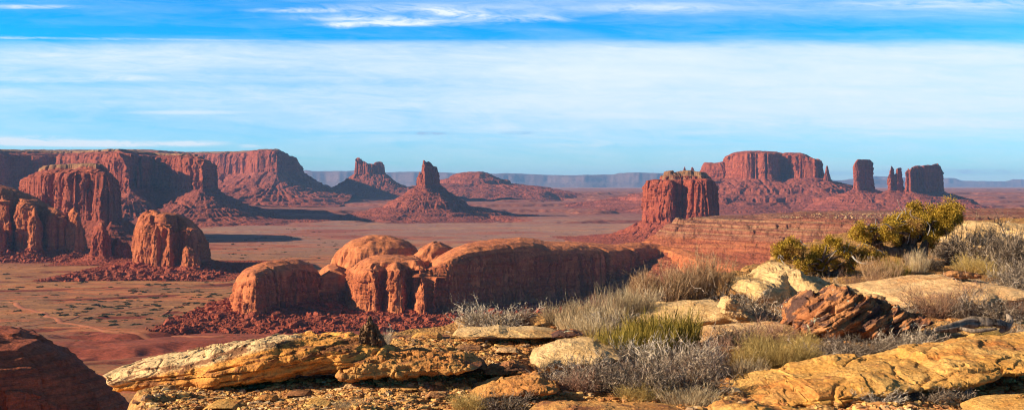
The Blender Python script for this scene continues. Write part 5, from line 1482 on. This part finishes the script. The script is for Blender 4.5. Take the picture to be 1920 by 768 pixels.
def grow(seed, n0=90, spread=1.0, up=.6, lift=.2, n1=8, n2=4, wob=.12, r0=.010, blade=False, base=.35, l1=.45, droop=.0):
    """a bush about 1 m in radius and 1 m high"""
    r = np.random.default_rng(seed); K = 5
    th = r.uniform(0, 2 * np.pi, n0); inc = np.sqrt(r.uniform(0, 1, n0)) * spread
    dirn = np.stack([np.cos(th) * inc, np.sin(th) * inc, up + lift * r.uniform(0, 1, n0)], -1)
    dirn /= np.linalg.norm(dirn, axis=1)[:, None]
    ln = r.uniform(.6, 1.05, n0) * (1 + .45 * np.sin(th * 2 + seed) * inc + .28 * np.sin(th * 5 + seed * 2) * inc)
    ln = np.clip(ln, .3, 1.6)
    st_ = np.stack([np.cos(th) * base * inc, np.sin(th) * base * inc, np.zeros(n0)], -1)
    t = np.linspace(0, 1, K)[None, :, None]
    def bend(st, dr, ln, wb):
        w_ = np.cumsum(r.standard_normal((len(st), K, 3)) * wb, axis=1) * ln[:, None, None]
        w_ -= w_[:, :1]
        p = st[:, None] + dr[:, None] * t * ln[:, None, None] + w_
        p[..., 2] -= droop * (t[..., 0] ** 2) * ln[:, None] ** 2
        return p
    P0 = bend(st_, dirn, ln, wob * .5)
    parts = [(P0, np.linspace(1, .35, K)[None] * np.full((n0, 1), r0))]
    prev, pl = P0, ln
    for nn_, lf, rf in ((n1, l1, .6), (n2, .5, .45)):
        if not nn_: break
        m_ = len(prev) * nn_
        idx = np.repeat(np.arange(len(prev)), nn_)
        f = r.uniform(.25, 1, m_) * (K - 1); i = np.clip(f.astype(int), 0, K - 2); fr = (f - i)[:, None]
        s_ = prev[idx, i] * (1 - fr) + prev[idx, i + 1] * fr
        dd = prev[idx, i + 1] - prev[idx, i]; dd /= np.linalg.norm(dd, axis=1)[:, None] + 1e-9
        dd = dd + r.standard_normal((m_, 3)) * (.55 if spread > .5 else .22) + np.array([0, 0, .25])
        dd /= np.linalg.norm(dd, axis=1)[:, None]
        l_ = pl[idx] * lf * r.uniform(.4, 1.1, m_)
        P1 = bend(s_, dd, l_, wob)
        parts.append((P1, np.linspace(1, .4, K)[None] * np.full((m_, 1), r0 * rf)))
        prev, pl = P1, l_
    Vs, Qs, off = [], [], 0
    for j, (p, rd) in enumerate(parts):
        v, q_ = ribbons(p, rd, tri=(j == 0 and not blade))
        Vs.append(v); Qs.append(q_ + off); off += len(v)
    V = np.vstack(Vs)
    V[:, 2] = np.maximum(V[:, 2], -.02)
    hi = np.percentile(V[:, 2], 99); ra = np.percentile(np.hypot(V[:, 0], V[:, 1]), 98)
    V[:, 2] /= hi; V[:, :2] /= ra
    return V, np.vstack(Qs)


def twig_mat(name, stops, var=.35):
    m, q, b = principled(name, .8)
    g = q.n('ShaderNodeNewGeometry')
    oi_ = q.n('ShaderNodeObjectInfo')
    col = q.ramp(g.outputs['Random Per Island'], stops)
    tcx = q.n('ShaderNodeTexCoord')
    n = q.noise(tcx.outputs['Object'], 2.2, 3, .6)
    col = q.mix(1.0, col, q.ramp(n, [(.3, 1 - var), (.7, 1 + var)]), 'MULTIPLY')
    hs_ = q.n('ShaderNodeHueSaturation')
    q.nt.links.new(q.mr(oi_.outputs['Random'], 0, 1, .8, 1.2), hs_.inputs['Value'])
    q.nt.links.new(col, hs_.inputs['Color'])
    q.nt.links.new(hs_.outputs[0], b.inputs['Base Color'])
    return m


KIND = {
    'sage': (twig_mat('pale_twigs', [(0, (.26, .20, .13)), (.5, (.48, .39, .28)), (1, (.68, .58, .44))]), dict(n0=93, spread=1.2, up=.42, lift=.4, n1=6, n2=4, wob=.16, r0=0.0243)),
    'grey': (twig_mat('grey_twigs', [(0, (.08, .055, .04)), (.5, (.30, .225, .155)), (1, (.66, .53, .39))]), dict(n0=102, spread=1.2, up=.42, lift=.4, n1=6, n2=4, wob=.17, r0=0.0216)),
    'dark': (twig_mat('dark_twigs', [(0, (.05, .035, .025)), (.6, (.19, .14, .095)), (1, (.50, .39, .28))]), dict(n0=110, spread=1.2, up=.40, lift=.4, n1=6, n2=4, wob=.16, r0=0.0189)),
    'rust': (twig_mat('rusty_twigs', [(0, (.16, .075, .05)), (.5, (.30, .16, .10)), (1, (.46, .30, .20))]), dict(n0=110, spread=1.0, up=.6, lift=.4, n1=6, n2=4, wob=.08, r0=0.0108)),
    'brown': (twig_mat('brown_stems', [(0, (.18, .10, .05)), (.5, (.34, .21, .11)), (1, (.52, .36, .20))]), dict(n0=221, spread=.55, up=.9, lift=.4, n1=6, n2=2, wob=.05, r0=0.0095, base=1.3, l1=.4)),
    'green': (twig_mat('green_stems', [(0, (.13, .105, .015)), (.5, (.26, .19, .03)), (1, (.44, .31, .07))]), dict(n0=357, spread=.42, up=1.0, lift=.3, n1=6, n2=1, wob=.03, r0=0.0121, base=1.9, l1=.42)),
    'grass': (twig_mat('straw_blades', [(0, (.30, .21, .11)), (.5, (.50, .37, .20)), (1, (.66, .54, .34))]), dict(n0=442, spread=.5, up=1.0, lift=.3, n1=2, n2=1, wob=.06, r0=0.0081, blade=True, base=1.5, droop=.10)),
    'gold': (twig_mat('golden_stems', [(0, (.28, .18, .05)), (.5, (.46, .32, .10)), (1, (.60, .45, .18))]), dict(n0=221, spread=.85, up=.7, lift=.4, n1=6, n2=3, wob=.07, r0=0.0095, base=.8)),
}
MESH = {}
for kn, (mt, kw) in KIND.items():
    MESH[kn] = []
    for v in range(3):
        V, Q = grow(900 + v + 31 * len(MESH), **kw)
        o = mesh_np(kn + '_shrub', V, Q, mt, None, False)
        MESH[kn].append(o.data); bpy.data.objects.remove(o)

rb = np.random.default_rng(77)
nb_ = 0


def bush(kind, px, py, wpx, hpx, label, D=None, group='bushes and tufts on the rim', cat=None):
    """base row py, width and height in photo pixels at the distance where the ground shows on that row"""
    global nb_
    nb_ += 1
    if D is None:
        D = 2.32 * F / (py - HY)
        for _ in range(8):
            D = .5 * D - .5 * float(ground_base(0, D)) * F / (py - HY)
    X, Y = wx(px, D), D
    z = float(ground_z(np.array([X]), np.array([Y]))[0])
    z = max(z, wz(py, D) - .15)
    rx = wpx / 2 / F * D; h_ = (hpx + 4) / F * D
    nm = {'grass': 'grass_tuft', 'gold': 'grass_tuft'}.get(kind, 'desert_shrub')
    o = bpy.data.objects.new(nm, MESH[kind][nb_ % 3]); C.objects.link(o)
    o.location = (X, Y, z - .02); o.scale = (rx, rx * rb.uniform(.7, 1.0), h_); o.rotation_euler = (0, 0, rb.uniform(-.5, .5) + (math.pi if nb_ % 2 else 0))
    tag(o, label, cat or ('grass' if kind in ('grass',) else 'shrub'), group)
    return o


B = bush
B('sage', 925, 616, 165, 46, 'pale silvery shrub behind the flat cream slab, against the shadowed wall')
B('sage', 895, 616, 70, 40, 'small silvery shrub at the left end of the flat cream slab')
B('rust', 985, 614, 50, 38, 'sparse upright twigs between the silvery shrub and the straw grass')
B('grass', 1050, 612, 80, 42, 'thin straw grass right of the silvery shrub, first of the row on the rim')
B('grass', 1100, 606, 95, 52, 'straw grass with reddish tips, second of the row on the rim')
B('rust', 1120, 602, 90, 50, 'rust tipped upright twigs mixed into the straw grass on the rim')
B('grass', 1160, 596, 100, 58, 'taller straw grass left of the brown broom bushes')
B('sage', 1140, 622, 110, 40, 'pale grey twigs in front of the straw grass, left of the green bush')
B('grass', 1105, 640, 100, 40, 'straw grass tuft above the cream mound')
B('brown', 1245, 566, 120, 62, 'brown broom-like bush on the rim, left one of the two tall ones')
B('brown', 1290, 560, 100, 66, 'brown broom-like bush in the dip between the two tall ones')
B('brown', 1330, 556, 105, 80, 'tallest brown broom-like bush on the rim, left of the cream outcrop')
B('grey', 1218, 580, 70, 36, 'grey twigs at the left foot of the brown broom-like bushes')
B('grey', 1398, 582, 135, 56, 'dense dark grey dome of twigs behind the knob of the cream hump', D=18.5)
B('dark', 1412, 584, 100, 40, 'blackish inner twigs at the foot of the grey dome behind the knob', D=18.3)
B('grey', 1440, 612, 120, 46, 'grey twiggy shrub at the left foot of the rust boulder')
B('grey', 1400, 622, 80, 26, 'low grey twigs on the orange brown bank')
B('rust', 1430, 650, 160, 42, 'brown heathery shrub on the bank behind the golden tuft')
B('dark', 1375, 655, 90, 36, 'dark shrub right of the green bush, before the orange brown bank')
B('green', 1245, 656, 160, 70, 'large green broom bush in the centre right foreground')
B('green', 1190, 662, 120, 62, 'green broom bush, left part of the big clump')
B('green', 1150, 684, 100, 66, 'lower green broom bush above the grey twiggy mass')
B('green', 1290, 650, 60, 44, 'smaller green tuft at the right edge of the big clump')
B('grey', 1110, 716, 170, 62, 'wide grey twiggy bush in front of the cream mound')
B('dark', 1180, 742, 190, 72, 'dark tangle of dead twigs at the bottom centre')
B('sage', 1255, 700, 170, 62, 'silvery twig tangle just below the green broom bush')
B('grey', 1325, 706, 130, 66, 'grey tangled bush left of the golden slab')
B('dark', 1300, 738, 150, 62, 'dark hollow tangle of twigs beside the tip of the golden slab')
B('rust', 1230, 722, 130, 46, 'rusty brown twigs in the middle of the dark tangle')
B('rust', 1090, 742, 120, 46, 'reddish brown twigs at the lower left of the dark tangle')
B('gold', 1200, 758, 120, 30, 'golden tuft at the bottom edge under the dark tangle')
B('grass', 1290, 768, 130, 36, 'dry straw tuft at the bottom edge left of the golden slab')
B('sage', 1060, 700, 60, 36, 'light twigs left of the wide grey bush')
B('rust', 1000, 694, 60, 36, 'sparse reddish stems beside the dark overhanging rock')
B('dark', 880, 694, 60, 34, 'small dark dead twigs over the charred looking rock')
B('gold', 1455, 690, 120, 52, 'golden bush in front of the rust boulder')
B('gold', 1400, 690, 90, 42, 'golden tuft left of the golden bush')
B('grass', 1400, 704, 100, 34, 'straw grass along the upper left edge of the golden slab')
B('gold', 1510, 664, 80, 34, 'yellowish tuft under the left corner of the rust boulder')
B('grey', 1545, 680, 110, 36, 'low grey twigs along the slab in front of the rust boulder')
B('grey', 1600, 672, 100, 34, 'low grey twigs below the middle of the rust boulder')
B('sage', 1690, 660, 120, 38, 'silvery twigs on the slab edge right of the rust boulder')
B('sage', 1725, 636, 90, 34, 'silvery twigs at the left end of the grey log')
B('rust', 1790, 648, 60, 28, 'rusty upright stems below the grey log')
B('gold', 1850, 640, 70, 30, 'golden stems in front of the grey log')
B('grey', 1895, 636, 80, 34, 'grey twigs at the right end of the grey log')
B('rust', 1750, 598, 120, 56, 'reddish brown dense bush right of the rust boulder')
B('grey', 1810, 600, 110, 52, 'grey brown bush behind the grey log')
B('rust', 1700, 560, 70, 30, 'small brown tuft on the peach slab beside the boulder')
B('grey', 1870, 576, 130, 58, 'large grey bush at the right edge above the log')
B('grey', 1910, 552, 110, 60, 'grey bush cut off by the right edge')
B('rust', 1905, 600, 90, 36, 'brown twigs at the right edge over orange soil')
B('dark', 1850, 500, 160, 76, 'big dark leafy shrub at the upper right behind the golden tufts', D=27)
B('grey', 1800, 496, 90, 60, 'grey green shrub right of the tall juniper trunk', D=28)
B('grey', 1900, 498, 110, 80, 'tall grey shrub against the bleached outcrop at the right edge', D=28)
B('dark', 1838, 448, 60, 34, 'bristly crown of the shrub highest on the right', D=29)
B('gold', 1820, 512, 90, 30, 'golden tufts under the big dark shrub at the upper right')
B('gold', 1880, 520, 80, 26, 'low golden tuft at the upper right edge')
B('brown', 1655, 532, 90, 50, 'olive brown broom bush below the tall juniper')
B('green', 1680, 526, 60, 40, 'green brown broom tuft under the juniper trunk')
B('rust', 1612, 540, 70, 34, 'reddish twigs between the low juniper and the broom bush')
B('grey', 1550, 548, 70, 28, 'grey twigs above the top of the rust boulder')
B('dark', 1745, 508, 80, 26, 'dark low twigs right of the juniper trunk')
B('grass', 1722, 512, 50, 40, 'pale straw blades in front of the juniper trunk')
B('rust', 1475, 528, 50, 30, 'brown dead twigs under the left end of the low juniper')
B('gold', 880, 772, 90, 34, 'golden tuft at the bottom edge, left of the dark low shrub')
B('dark', 945, 774, 110, 38, 'dark low shrub at the bottom edge, left of centre')
B('dark', 1730, 760, 100, 30, 'dark twigs under the golden slab near the lower right corner')
B('grey', 1800, 758, 80, 30, 'grey twigs under the golden slab at the lower right')
B('sage', 1650, 768, 100, 26, 'pale twigs at the bottom edge below the golden slab')
B('grass', 652, 776, 60, 22, 'a few straw blades at the bottom edge in the gravel')
B('sage', 716, 634, 46, 34, 'faint thin twigs right of the charred stump', D=14.5)

# fill-in brush: every one placed where the photograph shows more of the same mass
FILL = [('grey', 1060, 736, 130, 50, 'low grey twigs at the left end of the dark tangle'), ('grey', 1150, 726, 120, 60, 'grey brown bush between the wide grey bush and the dark tangle'),
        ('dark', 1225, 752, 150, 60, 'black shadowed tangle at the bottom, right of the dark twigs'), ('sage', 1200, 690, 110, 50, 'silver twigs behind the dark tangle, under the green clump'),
        ('grey', 1290, 690, 110, 56, 'grey twigs between the green clump and the golden tuft'), ('rust', 1350, 680, 110, 50, 'rusty twigs between the grey tangle and the golden tuft'),
        ('grey', 1370, 640, 80, 30, 'short grey twigs on the top of the orange brown bank'), ('gold', 1430, 676, 110, 50, 'golden bush just behind the golden slab, taller of the pair'),
        ('gold', 1490, 682, 110, 44, 'golden grass between the golden bush and the rust boulder'), ('dark', 1575, 668, 110, 34, 'dark twigs in the shade at the foot of the rust boulder'),
        ('grey', 1640, 664, 120, 34, 'grey twigs along the top edge of the golden slab, middle'), ('grey', 1730, 654, 110, 32, 'grey twigs along the top edge of the golden slab, right part'),
        ('rust', 1770, 590, 130, 56, 'rusty heathery brush behind the log, left part'), ('grass', 1725, 580, 90, 40, 'straw coloured grass right behind the rust boulder'),
        ('rust', 1830, 586, 120, 50, 'rusty heathery brush behind the log, right part'), ('grey', 1875, 604, 90, 36, 'grey twigs over the root end of the log'),
        ('gold', 1790, 556, 90, 30, 'golden tuft on the peach slab near its right end'), ('dark', 1905, 540, 110, 60, 'dark bush at the right edge above the peach slab'),
        ('dark', 1880, 505, 120, 66, 'dark bush against the bleached outcrop, rightmost'), ('grey', 1770, 482, 80, 46, 'grey bush behind the trunk of the tall juniper'),
        ('grass', 1130, 612, 100, 50, 'straw grass behind the green clump'), ('grass', 1080, 622, 90, 40, 'short straw grass left of the green clump'), ('grass', 1195, 590, 90, 56, 'straw grass at the left foot of the brown broom bushes'),
        ('brown', 1210, 560, 80, 56, 'small brown broom bush, leftmost of its row'),
        ('grey', 965, 612, 70, 30, 'grey twigs at the right end of the silvery shrub'), ('green', 1215, 672, 110, 56, 'green broom bush in front of the big clump'),
        ('grey', 1500, 600, 50, 26, 'grey twigs tucked against the left end of the rust boulder'), ('grey', 1690, 600, 70, 30, 'grey twigs at the right tip of the rust boulder'),
        ('rust', 1520, 552, 60, 26, 'brown twigs behind the peak of the rust boulder'), ('gold', 1560, 560, 50, 20, 'small golden tuft on the outcrop behind the rust boulder')]
for a in FILL: bush(*a)

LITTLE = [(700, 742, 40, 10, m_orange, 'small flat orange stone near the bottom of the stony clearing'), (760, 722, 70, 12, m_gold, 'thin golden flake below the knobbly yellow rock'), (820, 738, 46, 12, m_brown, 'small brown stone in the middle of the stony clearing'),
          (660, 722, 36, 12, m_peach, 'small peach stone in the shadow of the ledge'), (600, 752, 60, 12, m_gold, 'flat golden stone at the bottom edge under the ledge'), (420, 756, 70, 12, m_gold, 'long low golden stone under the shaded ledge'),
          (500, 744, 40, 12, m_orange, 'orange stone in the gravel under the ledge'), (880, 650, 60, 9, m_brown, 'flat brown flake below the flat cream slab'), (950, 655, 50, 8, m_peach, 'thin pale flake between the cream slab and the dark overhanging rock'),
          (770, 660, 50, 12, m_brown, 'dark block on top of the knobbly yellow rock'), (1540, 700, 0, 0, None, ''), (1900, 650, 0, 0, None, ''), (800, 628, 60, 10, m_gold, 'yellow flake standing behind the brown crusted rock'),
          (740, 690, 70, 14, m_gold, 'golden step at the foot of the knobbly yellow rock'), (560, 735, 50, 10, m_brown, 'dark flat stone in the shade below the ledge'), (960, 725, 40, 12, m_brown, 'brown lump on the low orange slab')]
for (a, y, w_, h_, mt, lab) in LITTLE:
    if not w_: continue
    Dd_ = 2.30 * F / (y + h_ * .4 - HY)
    slab('rock', lab, 'rock', [(a - w_ / 2, y + h_ * .2), (a - w_ * .3, y - h_ * .5), (a, y - h_ * .6), (a + w_ * .35, y - h_ * .4), (a + w_ / 2, y + h_ * .2)],
         [(a - w_ / 2, y + h_ * .5), (a, y + h_ * .8), (a + w_ / 2, y + h_ * .5)], Dd_, w_ / F * Dd_ * 1.1, mt, exp=2.6, amp=.02, L=.1, beds=(.015, .03), nphi=60)
